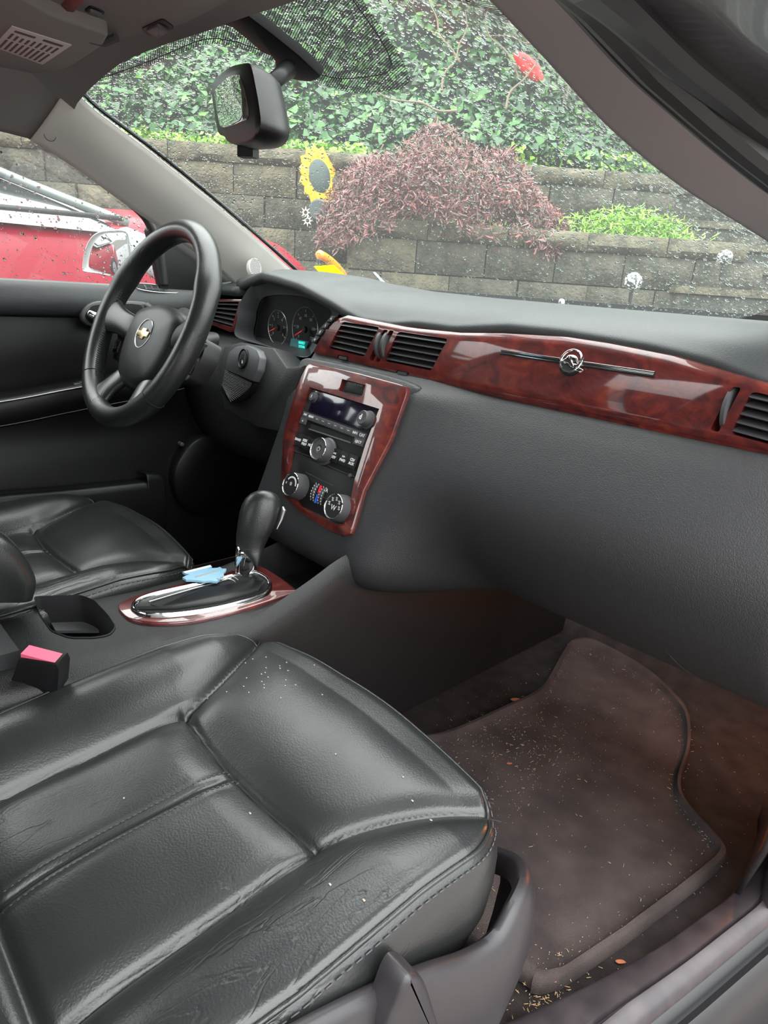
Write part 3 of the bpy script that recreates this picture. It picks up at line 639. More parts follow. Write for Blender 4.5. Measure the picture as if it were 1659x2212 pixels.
RAD = [(671, 839), (820, 885), (791, 958), (767, 1030), (633, 975), (649, 892)]
radio = dplate(RAD, -.01, .001, 'black', 'radio', dash, SF, .0008)
hv = dplate([(633, 978), (767, 1033), (750, 1118), (742, 1130), (728, 1131), (651, 1092), (630, 1062), (624, 1030)], -.01, .0, 'black', 'climate_panel', dash, SF, .0008)
dplate([(683, 843), (811, 882), (786, 931), (667, 888)], -.002, .0016, 'screen', 'display', radio, SF, .0003)
def knob(px, py, w_, r, prof, m, name, par, ring=True, seg=40):
    u, v = SF.px(px, py, w_); mb = MB(); mb.cyl(SF, u, v, prof, seg); o = mb.build(name, m, par, 40)
    if ring:
        q = MB(); q.tube([SF.p(u+r*math.cos(k*.15708), v+r*math.sin(k*.15708), w_) for k in range(40)], .0007, 6, True); q.build('chrome_ring', 'chrome', o)
    return o, u, v
k1, u, v = knob(781, 901, .018, .0125, [(0, .0150), (.004, .0150), (.005, .0122), (.016, .0118), (.018, .0105), (.0175, .008)], 'knob', 'tuning_knob', radio, False)
text('note_mark', 'd', SF, u, v, .0205, .012, 'white', k1, bold=.0003)
k2, u, v = knob(673, 856, .008, .006, [(0, .0095), (.002, .0095), (.003, .0075), (.008, .0068)], 'knob', 'small_knob', radio, False)
text('note_mark', 'f', SF, u, v, .0083, .008, 'white', k2)
k3, u, v = knob(687, 969, .020, .0182, [(0, .0235), (.003, .0235), (.005, .0205), (.018, .0190), (.020, .0178), (.0185, .0165), (.0185, .007), (.0165, .006)], 'knob', 'volume_knob', radio)
mb = MB(); mb.tube([SF.p(u+.0035*math.cos(k), v+.0035*math.sin(k), .0192) for k in [1.9+i*.25 for i in range(22)]], .0003, 4); mb.tube([SF.p(u, v+.001, .0192), SF.p(u, v+.0045, .0192)], .0003, 4); mb.build('power_mark', 'white', k3)
# preset row
A0, A1 = SF.px(654, 895, .003), SF.px(790, 945, .003)
labs = ['FAV', 'MENU', '1', '2', '3', '4', '5', '6', 'INFO', 'CAT']
wds = [.1]*8+[.1, .1]
for k in range(10):
    a = Vector(A0).lerp(Vector(A1), k/10); b = Vector(A0).lerp(Vector(A1), (k+1)/10); c = (a+b)/2; hw = (b-a).length/2-.0004; hh = .0058
    mb = MB(); mb.plate(SF, [(c.x-hw, c.y-hh), (c.x+hw, c.y-hh), (c.x+hw, c.y+hh), (c.x-hw, c.y+hh)], 0, .0042, .0007); bt = mb.build('button', 'knob', radio)
    text('button_text', labs[k] if k in (0, 1, 8, 9) else '—', SF, c.x, c.y+.001, .0044, .0052 if k < 9 else .0065, 'white', bt, bold=.00015)
a, b = SF.px(672, 921), SF.px(761, 951); c = ((a[0]+b[0])/2, (a[1]+b[1])/2); hw = (b[0]-a[0])/2
mb = MB(); mb.plate(SF, [(c[0]-hw, c[1]-.004), (c[0]+hw, c[1]-.004), (c[0]+hw, c[1]+.005), (c[0]-hw, c[1]+.005)], 0, .0014, .0002); mb.build('disc_slot', 'void', radio)
mb = MB(); mb.plate(SF, [(c[0]-hw, c[1]-.0065), (c[0]+hw, c[1]-.0065), (c[0]+hw, c[1]-.004), (c[0]-hw, c[1]-.004)], 0, .004, .0008); mb.build('disc_lip', 'bezel', radio)
for (x, y, s, hw) in ((655, 909, 'o', .0085), (775, 955, 'EJECT', .0115)):
    a = SF.px(x, y, .003); mb = MB(); mb.plate(SF, [(a[0]-hw, a[1]-.0055), (a[0]+hw, a[1]-.0055), (a[0]+hw, a[1]+.0055), (a[0]-hw, a[1]+.0055)], 0, .0042, .0007); bt = mb.build('button', 'knob', radio)
    text('button_text', s, SF, a[0], a[1], .0044, .0058, 'white', bt, bold=.0001)
for (x, y, s) in ((645, 950, 'BAND'), (659, 956, 'SEEK\nPREV'), (673, 963, 'NEXT'), (723, 984, '<<\nREV'), (742, 991, '>>\nFWD'), (761, 998, 'CD/\nAUX')):
    a = SF.px(x, y, .003); hw, hh = .0112, .0115; mb = MB(); mb.plate(SF, [(a[0]-hw, a[1]-hh), (a[0]+hw, a[1]-hh), (a[0]+hw, a[1]+hh), (a[0]-hw, a[1]+hh)], 0, .0042, .001); bt = mb.build('button', 'black', radio)
    text('button_text', s, SF, a[0], a[1], .0044, .0062, 'white', bt, bold=.0002)
mb = MB(); mb.tube([SF.p(*SF.px(635, 973, .001), .001), SF.p(*SF.px(680, 990, .001), .001)], .0004, 4); mb.tube([SF.p(*SF.px(705, 1004, .001), .001), SF.p(*SF.px(766, 1030, .001), .001)], .0004, 4); mb.build('panel_line', 'bezel', radio)
a = SF.px(757, 1027, .001); mb = MB(); mb.cyl(SF, a[0], a[1], [(0, .0035), (.003, .003)], 16); mb.build('aux_socket', 'knob', radio)
for (x, y, n1) in ((627, 1046, 'fan_knob'), (720, 1094, 'airflow_knob')):
    kk, u, v = knob(x, y, .022, .0198, [(0, .0228), (.005, .0225), (.019, .0208), (.022, .0198), (.0205, .0182), (.0205, .007), (.019, .006)], 'knob', n1, hv)
    mb = MB(); mb.cyl(SF, u, v, [(.0185, .0180), (.0208, .0180)], 36); mb.build('dial_face', 'black', kk)
    if n1 == 'fan_knob':
        mb = MB(); P0 = [math.radians(150-150*i/14) for i in range(15)]; 
        poly = [(u+.0140*math.cos(t), v+.0140*math.sin(t)) for t in P0]+[(u+(.0112-.0*i)*math.cos(t), v+.0112*math.sin(t)) for i, t in enumerate(P0[::-1])]
        mb.plate(SF, poly, .0205, .0212, .0001); mb.build('fan_scale', 'white', kk)
        text('fan_mark', '*', SF, u, v-.002, .0212, .016, 'white', kk); text('fan_mark', '0', SF, u-.0125, v+.0, .0212, .006, 'white', kk)
    else:
        for i in range(5):
            t = math.radians(170-42*i); text('airflow_mark', '%', SF, u+.0125*math.cos(t), v+.0125*math.sin(t), .0212, .0085, 'white', kk)
        text('defrost_mark', 'W', SF, u, v-.002, .0212, .012, 'white', kk)
for (x, y) in ((677, 1062), (693, 1070)):
    a = SF.px(x, y, .003); W_ = Frame(SF.p(a[0], a[1], -.020), SF.n, SF.v); mb = MB(); mb.cyl(W_, 0, 0, [(-.0042, .0235), (-.0035, .0242), (.0035, .0242), (.0042, .0235)], 48); tw = mb.build('temperature_wheel', 'knob', hv)
    for s in (-1, 1):
        mb = MB()
        for j in range(-3, 4): t = j*.2; mb.box(W_.p(.0243*math.cos(t), .0243*math.sin(t), s*.0036), (.0005, .0005, .0012))
        mb.build('wheel_dashes', 'white', tw)
a = SF.px(686, 1066, .004); mb = MB(); mb.fbox(SF, a[0]-.0008, a[0]+.0008, a[1]+.001, a[1]+.014, .0, .0045); mb.build('warm_mark', 'red_print', hv)
mb = MB(); mb.fbox(SF, a[0]-.0008, a[0]+.0008, a[1]-.016, a[1]-.001, .0, .0045); mb.build('cool_mark', 'blue_print', hv)
for (x, y, s) in ((662, 1039, 'A'), (659, 1068, 'h'), (706, 1060, 'A'), (702, 1090, 'h')):
    a = SF.px(x, y, .0005); text('climate_mark', s, SF, a[0], a[1], .0006, .009, 'white', hv, bold=.0001)
for l in (((660, 1020), (719, 1049)), ((654, 1052), (664, 1056)), ((698, 1074), (708, 1079))):
    mb = MB(); mb.tube([SF.p(*SF.px(*q, .0005), .0005) for q in l], .00035, 4); mb.build('panel_line', 'bezel', hv)
# dark footwell box pieces: knee panel underside and firewall, fuse wires
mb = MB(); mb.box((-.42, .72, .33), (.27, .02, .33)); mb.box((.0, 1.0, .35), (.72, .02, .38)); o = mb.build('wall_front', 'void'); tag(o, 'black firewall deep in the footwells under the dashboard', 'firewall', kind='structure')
mb = MB()
for z in (.0, .012): mb.tube([on(598, 1062+z*700, 'y', .36), on(615, 1064+z*700, 'y', .34)], .0015, 6)
tag(mb.build('wire', 'orange'), 'short orange wires behind the shifter knob under the dash', 'wire')

# ================================================================ STEERING WHEEL
WC = Vector((-.369, .146, .642)); WF = Frame(WC, (1, 0, 0), (0, .436, .9))
wh = thing('steering_wheel', 'black leather steering wheel with gold centre badge', 'steering wheel', tuple(WC))
R0 = .181
def rim(a0, a1, n, r, name, m='leather', closed=False, off=0):
    pts = [WF.p(R0*math.cos(a0+(a1-a0)*k/n), R0*math.sin(a0+(a1-a0)*k/n), 0) for k in range(n if closed else n+1)]
    rr = [r+.0022*math.exp(-((math.sin(a0+(a1-a0)*k/n)-.45)/.12)**2) for k in range(len(pts))]
    mb = MB(); mb.tube(pts, rr, 20, closed, upv=tuple(WF.n), flat=1.08); return mb.build(name, m, wh, 180)
rimo = rim(0, 2*math.pi, 96, .0192, 'rim', closed=True)
for a in (math.radians(28), math.radians(152), math.radians(-42), math.radians(222)):
    c = WF.p(R0*math.cos(a), R0*math.sin(a)); rd = WF.u*math.cos(a)+WF.v*math.sin(a)
    mb = MB(); mb.tube([c+rd*(.0195*math.cos(k*.314))+WF.n*(.0209*math.sin(k*.314)) for k in range(20)], .0008, 6, True); mb.build('seam', 'void', rimo)
mb = MB()
for side in (0, 1):
    for k in range(46):
        a = math.radians(150+k*1.7) if not side else math.radians(30-k*1.7)
        for s in (-1, 1):
            c = WF.p((R0-.0192)*math.cos(a), (R0-.0192)*math.sin(a), .004); rd = WF.u*math.cos(a)+WF.v*math.sin(a); tg = WF.n.cross(rd)
            mb.tube([c+WF.n*.003*s, c+tg*.0022+WF.n*.0*s-rd*.0004], .0006, 4)
st = mb.build('lacing', 'thread', rimo, 180); st['kind'] = 'stuff'
# hub pad
HP = [(-.098, .012), (-.085, .030), (-.045, .042), (.0, .046), (.045, .042), (.085, .030), (.098, .012), (.100, -.02), (.094, -.05), (.082, -.08), (.062, -.106), (.030, -.118), (.0, -.121), (-.030, -.118), (-.062, -.106), (-.082, -.08), (-.094, -.05), (-.100, -.02)]
P = sub2(HP, 4); mb = MB(); mb.loft([[WF.p(x*k, -.037+(y+.037)*k, w_) for x, y in P] for k, w_ in ((.9, -.06), (1.0, -.042), (1.01, -.028), (.985, -.018), (.93, -.011), (.75, -.005), (.4, -.002), (.05, -.001))]); mb.build('hub_pad', 'black', wh, 60)
# spokes (two each side, sweeping into the rim)
for sx_ in (-1, 1):
    for (Pa, Pb, wa, wb) in (((.085, -.010), (.170, .002), .025, .040), ((.050, -.096), (.080, -.160), .024, .040)):
        pa = Vector((Pa[0]*sx_, Pa[1])); pb = Vector((Pb[0]*sx_, Pb[1])); d_ = (pb-pa).normalized(); q_ = Vector((-d_.y, d_.x)); rings = []
        for k in range(11):
            t = k/10; c_ = pa.lerp(pb, t); wd = wa+(wb-wa)*max(0, (t-.35)/.65)**2.2; z_ = lerp(-.024, -.001, t**.8)
            rings.append([WF.p(c_.x+q_.x*wd*math.cos(a_), c_.y+q_.y*wd*math.cos(a_), z_+.0125*math.sin(a_)) for a_ in [i*2*math.pi/18 for i in range(18)]])
        mb = MB(); mb.loft(rings); mb.build('spoke', 'leather', wh, 60)
    mb = MB(); mb.plate(WF, rnd([(sx_*.086, .006), (sx_*.168, .004), (sx_*.176, -.03), (sx_*.160, -.075), (sx_*.092, -.078)], .010), -.062, -.030, .004); pod = mb.build('control_pod', 'black', wh)
    for k in range(2):
        y = -.018-k*.032; mb = MB(); mb.plate(WF, rnd([(sx_*.138, y-.013), (sx_*(.167-.006*k), y-.013), (sx_*(.172-.006*k), y+.014), (sx_*.140, y+.014)], .003), -.034, -.0265, .0015); b_ = mb.build('button', 'black', pod)
        text('button_text', ['\u25b3+', '\u25b3-'][k], WF, sx_*.155, y, -.0262, .016, 'grey_print', b_)
# emblem
EF = Frame(WF.p(.0, -.018, -.003), WF.u, WF.v)
mb = MB(); mb.cyl(EF, 0, 0, [(-.006, .0285), (.0005, .0285), (.0012, .026)], 40); em = mb.build('round_emblem', 'bezel', wh)
mb = MB(); mb.tube([EF.p(.0275*math.cos(k*.15708), .0275*math.sin(k*.15708), .0015) for k in range(40)], .0012, 6, True); mb.build('emblem_ring', 'silver', em)
mb = MB(); bw = [(-.020, -.0055), (-.0165, .0035), (-.0075, .0035), (-.0055, .0085), (.0085, .0085), (.0065, .0035), (.0200, .0035), (.0165, -.0055), (.0065, -.0055), (.0045, -.0105), (-.0095, -.0105), (-.0075, -.0055)]
mb.plate(EF, [(x*1.2, y*1.1) for x, y in bw], .001, .004, .0008); mb.build('cross_badge', 'gold', em)
for (x, y) in ((.03, .02), (-.045, .018), (-.06, -.065), (.04, -.085)): text('pad_mark', '-', WF, x, y, -.0048, .008, 'grey_print', wh)
# column shroud
c0 = WF.p(.0, -.035, -.07); c1 = Vector((-.405, .28, .585)); rings = []
for k in range(9):
    t = k/8; c = c0.lerp(c1, t); hw = lerp(.046, .040, t); hh = lerp(.046, .044, t); rings.append([c+WF.u*(hw*math.copysign(abs(math.cos(q))**.7, math.cos(q)))+WF.v*(hh*math.copysign(abs(math.sin(q))**.7, math.sin(q))) for q in [i*2*math.pi/28 for i in range(28)]])
mb = MB(); mb.loft(rings); sh = mb.build('column_shroud', 'dash_shaded', dash, 60)
mb = MB(); rr = [[WF.p(0, 0, w_)+WF.u*(r_*math.cos(q))+WF.v*(r_*math.sin(q)) for q in [i*.2618 for i in range(24)]] for w_, r_ in ((-.055, .060), (-.075, .052))]; mb.loft(rr); mb.build('hub_back', 'black', wh, 40)
for s in (-1,):
    st0 = WF.p(s*.045, .025, -.06); st1 = WF.p(s*.15, .05, -.055); mb = MB(); mb.tube([st0, st0.lerp(st1, .6), st1], [.005, .006, .009], 12); mb.build('turn_stalk', 'black', sh)

# ================================================================ CONSOLE
con = thing('center_console', 'black centre console with wood-ringed shifter slot and open cup holder', 'console', (.05, 0, 0))
CE = .285
def edge(pts, z): return [on(x, y, 'z', z) for x, y in pts]
Redge = smooth([Vector(p) for p in [(.098, -.46, .280), (.100, -.33, .280), (.108, -.24, .280), (.128, -.17, .280), (.135, -.10, .277), (.137, -.03, .275), (.133, .04, .280), (.130, .10, .295), (.128, .165, .317), (.126, .216, .336), (.125, .26, .343), (.125, .34, .345), (.125, .48, .30), (.122, .66, .25), (.12, .9, .2)]], 5)
LED = [(-.10, -.46, .28), (-.085, -.30, .28), (-.068, -.12, .281), (-.055, -.03, .283), (-.055, .05, .284), (-.062, .11, .285), (-.072, .165, .287), (-.078, .21, .292), (-.082, .26, .30), (-.085, .32, .31), (-.09, .46, .28), (-.09, .66, .24), (-.09, .9, .2)]
rows = []
for a in Redge:
    lx = lin(a.y, [(p[1], p[0]) for p in LED]); lz = lin(a.y, [(p[1], p[2]) for p in LED]); zi = .285 if a.y < .17 else max(.235, .285-(a.y-.17)*1.2); zr = min(a.z, zi+.0); b = Vector((lx, a.y, lz))
    r = [Vector((a.x+.004, a.y, .0)), Vector((a.x+.010, a.y, .10)), Vector((a.x+.012, a.y, .20)), Vector((a.x+.011, a.y, a.z-.04)), Vector((a.x+.008, a.y, a.z-.018)), Vector((a.x+.001, a.y, a.z-.005)), Vector((a.x-.008, a.y, a.z)), Vector((a.x-.016, a.y, lerp(a.z, zi, .4)))]
    for k in range(0, 8): r.append(Vector((lerp(a.x-.024, b.x+.022, k/7), a.y, zi)))
    r += [Vector((b.x+.014, b.y, lerp(b.z, zi, .4))), Vector((b.x+.006, b.y, b.z)), Vector((b.x-.001, b.y, b.z-.004)), Vector((b.x-.006, b.y, b.z-.014)), Vector((b.x-.010, b.y, b.z-.04)), Vector((b.x-.012, b.y, 0.0))]
    rows.append(r)
n = len(rows[0]); mb = MB(); mb.loft(rows, closed=True); cb = mb.build('console_body', 'dash_shaded', con, 60)
# cup holder recess
CH = [(72, 1289), (175, 1286), (205, 1298), (235, 1330), (252, 1356), (238, 1374), (205, 1380), (150, 1380), (110, 1365), (85, 1330)]
CH3 = [(p.x, p.y) for p in edge(CH, CE)]
cutter = MB(); P = rnd(CH3, .008, 3); cutter.loft([[Vector((x, y, z)) for x, y in P] for z in (.19, .4)]); n0 = len(cb.data.vertices)
cut(cb, cutter); print('cut console', n0, len(cb.data.vertices))
mb = MB(); cx_, cy_ = sum(p[0] for p in P)/len(P), sum(p[1] for p in P)/len(P)
mb.loft([[Vector((cx_+(x-cx_)*k, cy_+(y-cy_)*k, z)) for x, y in P] for k, z in ((1.0, CE+.001), (.97, CE+.002), (.95, CE-.004), (.93, .2))], caps=False); cup = mb.build('cup_holder_liner', 'void', con, 60)
mb = MB(); mb.box((cx_, cy_, .205), (.055, .035, .006)); mb.build('cup_holder_floor', 'black', cup)
mb = MB(); q = edge([(110, 1345), (200, 1338), (215, 1362), (120, 1362)], .245); mb.add(q+[p+Vector((0, 0, -.004)) for p in q], [(0, 1, 2, 3), (4, 5, 6, 7), (0, 1, 5, 4), (1, 2, 6, 5), (2, 3, 7, 6), (3, 0, 4, 7)]); mb.build('cup_divider', 'bezel', cup)
# shifter surround: wood plate, chrome ring, boot plate
SZ = Frame((0, 0, CE+.001), (1, 0, 0), (0, 1, 0))
WP = [(255, 1310), (262, 1322), (285, 1337), (330, 1344), (400, 1342), (480, 1327), (560, 1304), (638, 1278), (640, 1274), (600, 1243), (556, 1220), (520, 1228), (400, 1258), (300, 1284), (262, 1300)]
mb = MB(); mb.plate(SZ, sub2(SZ.poly(WP, .004), 4), -.006, .004, .002); sw = mb.build('wood_surround', 'wood', con, 50)
RG = [(281, 1312), (292, 1324), (318, 1331), (370, 1331), (450, 1321), (520, 1305), (572, 1288), (588, 1272), (585, 1255), (565, 1240), (545, 1234), (520, 1240), (420, 1264), (330, 1284), (292, 1298)]
RP = smooth([SZ.p(*SZ.px(x, y, .006), .006) for x, y in RG], 4, True); c = sum(RP, Vector())/len(RP)
rings = []
for k, z in ((1.0, -.001), (.985, .004), (.955, .0062), (.915, .0058), (.885, .003), (.87, .001)): rings.append([Vector((c.x+(p.x-c.x)*k-.0*(1-k), c.y+(p.y-c.y)*lerp(1, k, .55), CE+.005+z)) for p in RP])
mb = MB(); mb.loft(rings, caps=False); cring = mb.build('chrome_ring', 'chrome', con, 60)
ins = rings[-1]; mb = MB(); mb.add([p+Vector((0, 0, .0008)) for p in ins], [tuple(range(len(ins)))]); bootp = mb.build('shift_gate', 'black', con)
sl = SZ.poly([(325, 1312), (330, 1300), (500, 1255), (545, 1252), (540, 1262), (480, 1270), (420, 1280), (345, 1318)], .002)
mb = MB(); mb.plate(SZ, sl, .004, .0068, .0003); mb.build('gate_slot', 'void', con)
mb = MB(); mb.tube(smooth([SZ.p(*SZ.px(x, y, .008), .008) for x, y in ((322, 1300), (400, 1277), (500, 1249))], 4), .0012, 6); mb.build('gate_edge', 'silver', con)
mb = MB(); mb.plate(SZ, SZ.poly([(295, 1322), (345, 1318), (430, 1282), (540, 1262), (572, 1262), (560, 1282), (480, 1306), (380, 1322)], .002), .003, .010, .003); mb.build('gate_cover', 'black', con)
# storage tray ahead of shifter
# shifter
shf = thing('gear_shifter', 'black leather gear shift lever with chrome neck', 'gear shifter', (0, .12, CE))
def kring(L, Rr, y, q=.9, ex=0):
    a = on(*L, 'x', .0); c = (on(*L, 'y', y)+on(*Rr, 'y', y))/2; k = (c-CAM).dot(fw)/FPX; h = k*math.hypot(Rr[0]-L[0], Rr[1]-L[1])/2
    rx = RT.copy(); rx.z = 0; rx.normalize(); vy = Vector((-rx.y, rx.x, 0)); return [c+rx*(h*math.cos(t))+vy*(h*q*math.sin(t)) for t in [i*2*math.pi/28 for i in range(28)]]
KR = [((551, 1227), (556, 1227), .128), ((546, 1217), (560, 1217), .129), ((536, 1203), (564, 1203), .129), ((522, 1190), (569, 1190), .130), ((511, 1176), (574, 1176), .131), ((512, 1155), (584, 1155), .135), ((515, 1134), (596, 1134), .140), ((519, 1110), (605, 1110), .146), ((524, 1093), (610, 1093), .150), ((532, 1078), (606, 1078), .152), ((541, 1069), (599, 1069), .152), ((552, 1063), (589, 1063), .152), ((566, 1060), (574, 1060), .152)]
mb = MB(); mb.loft([kring(*k, q=.72) for k in KR]); kb = mb.build('knob', 'leather', shf, 180)
mb = MB(); mb.loft([kring(*k, q=.8) for k in [((513, 1268), (520, 1268), .118), ((509, 1255), (523, 1255), .119), ((506, 1245), (532, 1245), .121), ((507, 1225), (551, 1225), .126), ((509, 1200), (563, 1200), .129), ((512, 1178), (572, 1178), .131)]]); mb.build('chrome_neck', 'chrome', shf, 180)
mb = MB(); mb.tube([on(611, 1095, 'y', .172), on(614, 1102, 'y', .172), on(608, 1122, 'y', .168), on(598, 1143, 'y', .160)], [.002, .004, .003, .001], 8); mb.build('release_button', 'silver', shf)
# blue cut-out tag with string
def tg(px, py): q = on(px, py, 'z', CE+.016); return (q.x, q.y)
TG = [(394, 1235), (455, 1220), (458, 1224), (448, 1228), (470, 1226), (475, 1224), (480, 1228), (489, 1228), (487, 1233), (482, 1236), (484, 1242), (477, 1247), (474, 1251), (468, 1256), (455, 1254), (440, 1255), (425, 1253), (412, 1252), (402, 1252), (398, 1249), (394, 1247), (402, 1243), (410, 1240), (402, 1239)]
TF = Frame((0, 0, CE+.016), (1, 0, 0), (0, 1, 0)); mb = MB(); mb.plate(TF, [tg(*p) for p in TG], -.0035, 0, .0003); tgo = mb.build('card_tag', 'tag'); tag(tgo, 'pale blue jagged card tag tied to the shifter', 'tag')
mb = MB(); mb.plate(TF, [tg(*p) for p in ((419, 1246), (470, 1232), (472, 1235), (421, 1249))], 0, .0003, .0001); mb.build('printed_line', 'wsticker', tgo)
mb = MB(); mb.plate(TF, [tg(*p) for p in ((396, 1235), (454, 1221), (456, 1224), (400, 1238))], 0, .0003, .0001); mb.build('white_edge', 'white', tgo)
a = Vector((*tg(468, 1250), CE+.016))
mb = MB(); mb.tube(smooth([a, on(490, 1250, 'z', CE+.02), on(505, 1254, 'z', CE+.016), on(513, 1265, 'y', .112)], 5), .0006, 5); mb.tube(smooth([a, on(488, 1244, 'z', CE+.026), on(505, 1246, 'z', CE+.024), on(518, 1256, 'y', .112)], 5), .0006, 5); mb.build('string', 'white', tgo, 180)

# center armrest end at the left edge
AR = smooth([on(x, y, 'x', -.04) for x, y in ((-60, 1150), (0, 1158), (40, 1185), (68, 1222), (82, 1255), (78, 1285), (66, 1300), (0, 1302), (-60, 1302))], 5)
def armring(x, k): c = Vector((0, -.24, .34)); return [Vector((x, lerp(c.y, p.y, k), lerp(c.z, p.z, k))) for p in AR]
mb = MB(); mb.loft([armring(-.17, .8), armring(-.165, .95), armring(-.15, 1), armring(-.055, 1), armring(-.045, .985), armring(-.038, .95), armring(-.034, .8)]); arm = mb.build('armrest', 'leather', con, 60); arm['label'] = 'rounded black leather armrest end with double stitching'
mb = MB()
for i in range(6, 28):
    p = armring(-.075, 1.004)[i]; p2_ = armring(-.075, 1.004)[i+1]
    for dx in (0, .006): mb.tube([p+Vector((dx, 0, 0)), p.lerp(p2_, .6)+Vector((dx, 0, 0))], .0006, 4)
o = mb.build('stitching', 'thread', arm, 180); o['kind'] = 'stuff'
mb = MB(); mb.box((-.02, -.36, .16), (.09, .14, .145)); mb.build('armrest_box', 'dash', con)

# ================================================================ SEATS
def seat(root, cx, yo, shield=True):
    NX, NY = 150, 150; HW = .233; YB, YF = -.36, .062
    def top(u, y):
        au = abs(u); yy = y
        seamx = .128 if y < -.10 else .128+.10*((y+.10)/.165)**1.5 if False else (.128 if y < -.10 else .128+.085*((y+.10)/.16)**1.3)
        z = .262+.10*(y+.10)*(.9 if y < -.10 else .45)
        # bolster
        b = max(0, (au-seamx)/max(.03, HW-seamx)); z += .026*math.sin(min(1, b*1.15)*math.pi*.62)*(1 if y < -.02 else max(.35, 1-(y+.02)*6))*min(1, (HW-seamx)/.10)
        # puff of the centre and the front roll
        if au < seamx:
            pf = 1-(au/seamx)**2
            if y < -.10: z += .006*pf*min(1, (-.10-y)/.05)
            else: z += .016*math.sin(min(1, (y+.10)/.13)*math.pi*.75)*(.45+.55*pf)
        elif y > -.10: z += .016*.45*math.sin(min(1, (y+.10)/.13)*math.pi*.75)*(1-b*.6)
        # seams
        def gv(d, dep=.007, wd=.0042): return -dep*math.exp(-(d/wd)**2)-dep*.8*math.exp(-(d/(wd*4.5))**2)
        z += gv(au-seamx)
        if au < .135: z += gv((y+.10+.012*(1-(u/.13)**2)), .007)
        if y < -.114 and au < .12: z += gv(u+.002*math.sin(y*20), .003, .003)*min(1, (-.114-y)/.02) + .0016*(math.exp(-((abs(u)-.007)/.003)**2))
        z += gv(y+.335, .008, .006) if y < -.25 else 0
        if y > 0: z -= .30*(y)**1.6
        z += .0011*noise.noise(Vector((u*14+cx*5, y*10, 3)))*2
        return z
    def hw(y):
        r = .095; yc = YF-r*.92
        w_ = HW if y < yc else HW-r+math.sqrt(max(0, r*r-((y-yc)*1.0)**2))
        return w_-.012*max(0, (-.2-y)/.15)
    rows = []; tops = {}
    for j in range(NY+1):
        t = j/NY; y = lerp(YB, YF, 1-(1-t)**1.25); h = hw(min(y, YF-.001)); r = []
        for i in range(NX+1):
            a = 2*i/NX-1; yy = y+.016*(1-a*a)*max(0, (y-(-.1))/.16); u = a*h
            e = min(1, (1-abs(a))*h/.012); ef = min(1, (YF-y)/.012); q = min(e, ef)
            z = top(u, y)-.006*(1-math.sqrt(max(0, 1-(1-q)**2)))
            r.append(Vector((cx+u, yy+yo, z)))
        rows.append(r)
    n = NX+1; mbs = MB(); mbs.loft(rows, closed=False)
    loop = [r[0] for r in rows]+[p for p in rows[-1][1:-1]]+[r[-1] for r in rows[::-1]]
    cen = Vector((cx, -.15+yo, 0)); ring = []
    nrm = []
    for i, p in enumerate(loop):
        a = loop[max(i-4, 0)]; b = loop[min(i+4, len(loop)-1)]; d = (b-a); nn = Vector((-d.y, d.x, 0)).normalized(); 
        if nn.dot(p-cen) < 0: nn = -nn
        nrm.append(nn)
    prof = [(0, 0), (.004, .003), (.009, .012), (.0115, .03), (.0115, .055), (.008, .085), (.0, .11), (-.02, .125), (-.05, .13)]
    mbs.loft([[p+nn*o_-Vector((0, 0, d_)) for p, nn in zip(loop, nrm)] for o_, d_ in prof], closed=False)
    cu = mbs.build('cushion', 'leather', root, 180, merge=.0001)
    pp = MB(); pl = [p+nn*.0015+Vector((0, 0, .001)) for p, nn in zip(loop, nrm)]; pp.tube(pl[::3], .0022, 8); pp.build('piping', 'leather', cu, 180)
    sm = MB()
    for i in range(4, len(loop)-4, 3):
        for off, dz in ((.006, .003),):
            a = loop[i]+nrm[i]*(off+.0012)-Vector((0, 0, dz+.003)); b = loop[i+2]+nrm[i+2]*(off+.0012)-Vector((0, 0, dz+.003)); sm.tube([a, b], .0007, 4)
    def seamline(f, nm='seam'):
        q = MB(); q.tube([Vector((cx+u_, y_+yo+.016*(1-(u_/hw(min(y_, YF-.001)))**2)*max(0, (y_+.1)/.16), top(u_, y_)+.0004)) for u_, y_ in f], .0011, 6); q.build(nm, 'void', cu, 180)
    for sg in (-1, 1): seamline([(sg*(.128 if y_ < -.10 else .128+.085*((y_+.10)/.16)**1.3), y_) for y_ in [-.33+.39*k/60 for k in range(61)]])
    seamline([(u_, -.10-.012*(1-(u_/.13)**2)) for u_ in [-.127+.254*k/40 for k in range(41)]])
    seamline([(.002*math.sin(-y_*20), y_) for y_ in [-.33+.215*k/40 for k in range(41)]])
    y = -.34
    while y < -.105:
        for du in (-.0085, .0085): sm.tube([Vector((cx+du, y+yo, top(du, y)+.0002)), Vector((cx+du, y+.0032+yo, top(du, y)+.0002))], .0005, 4)
        y += .0055
    st = sm.build('stitching', 'thread', cu, 180); st['kind'] = 'stuff'
    # back
    bk = []
    for j in range(22):
        t = j/21; z = .235+.62*t; y = -.352-.33*t-.05*math.sin(t*math.pi)*0; r = []
        for i in range(33):
            a = 2*i/32-1; W2 = .222-.03*t**3; bol = .035*abs(a)**3*(1-t*.4)
            r.append(Vector((cx+a*W2, y+bol*(1-abs(a)**12)+yo, z-.0)))
        bk.append(r)
    mb = MB(); mb.loft([r+[Vector((p.x, p.y-.10, p.z)) for p in r[::-1]] for r in bk]); mb.build('backrest', 'leather', root, 60)
    mb = MB(); mb.box((cx, -.15+yo, .10), (.19, .17, .05)); fr_ = mb.build('seat_frame', 'void', root)
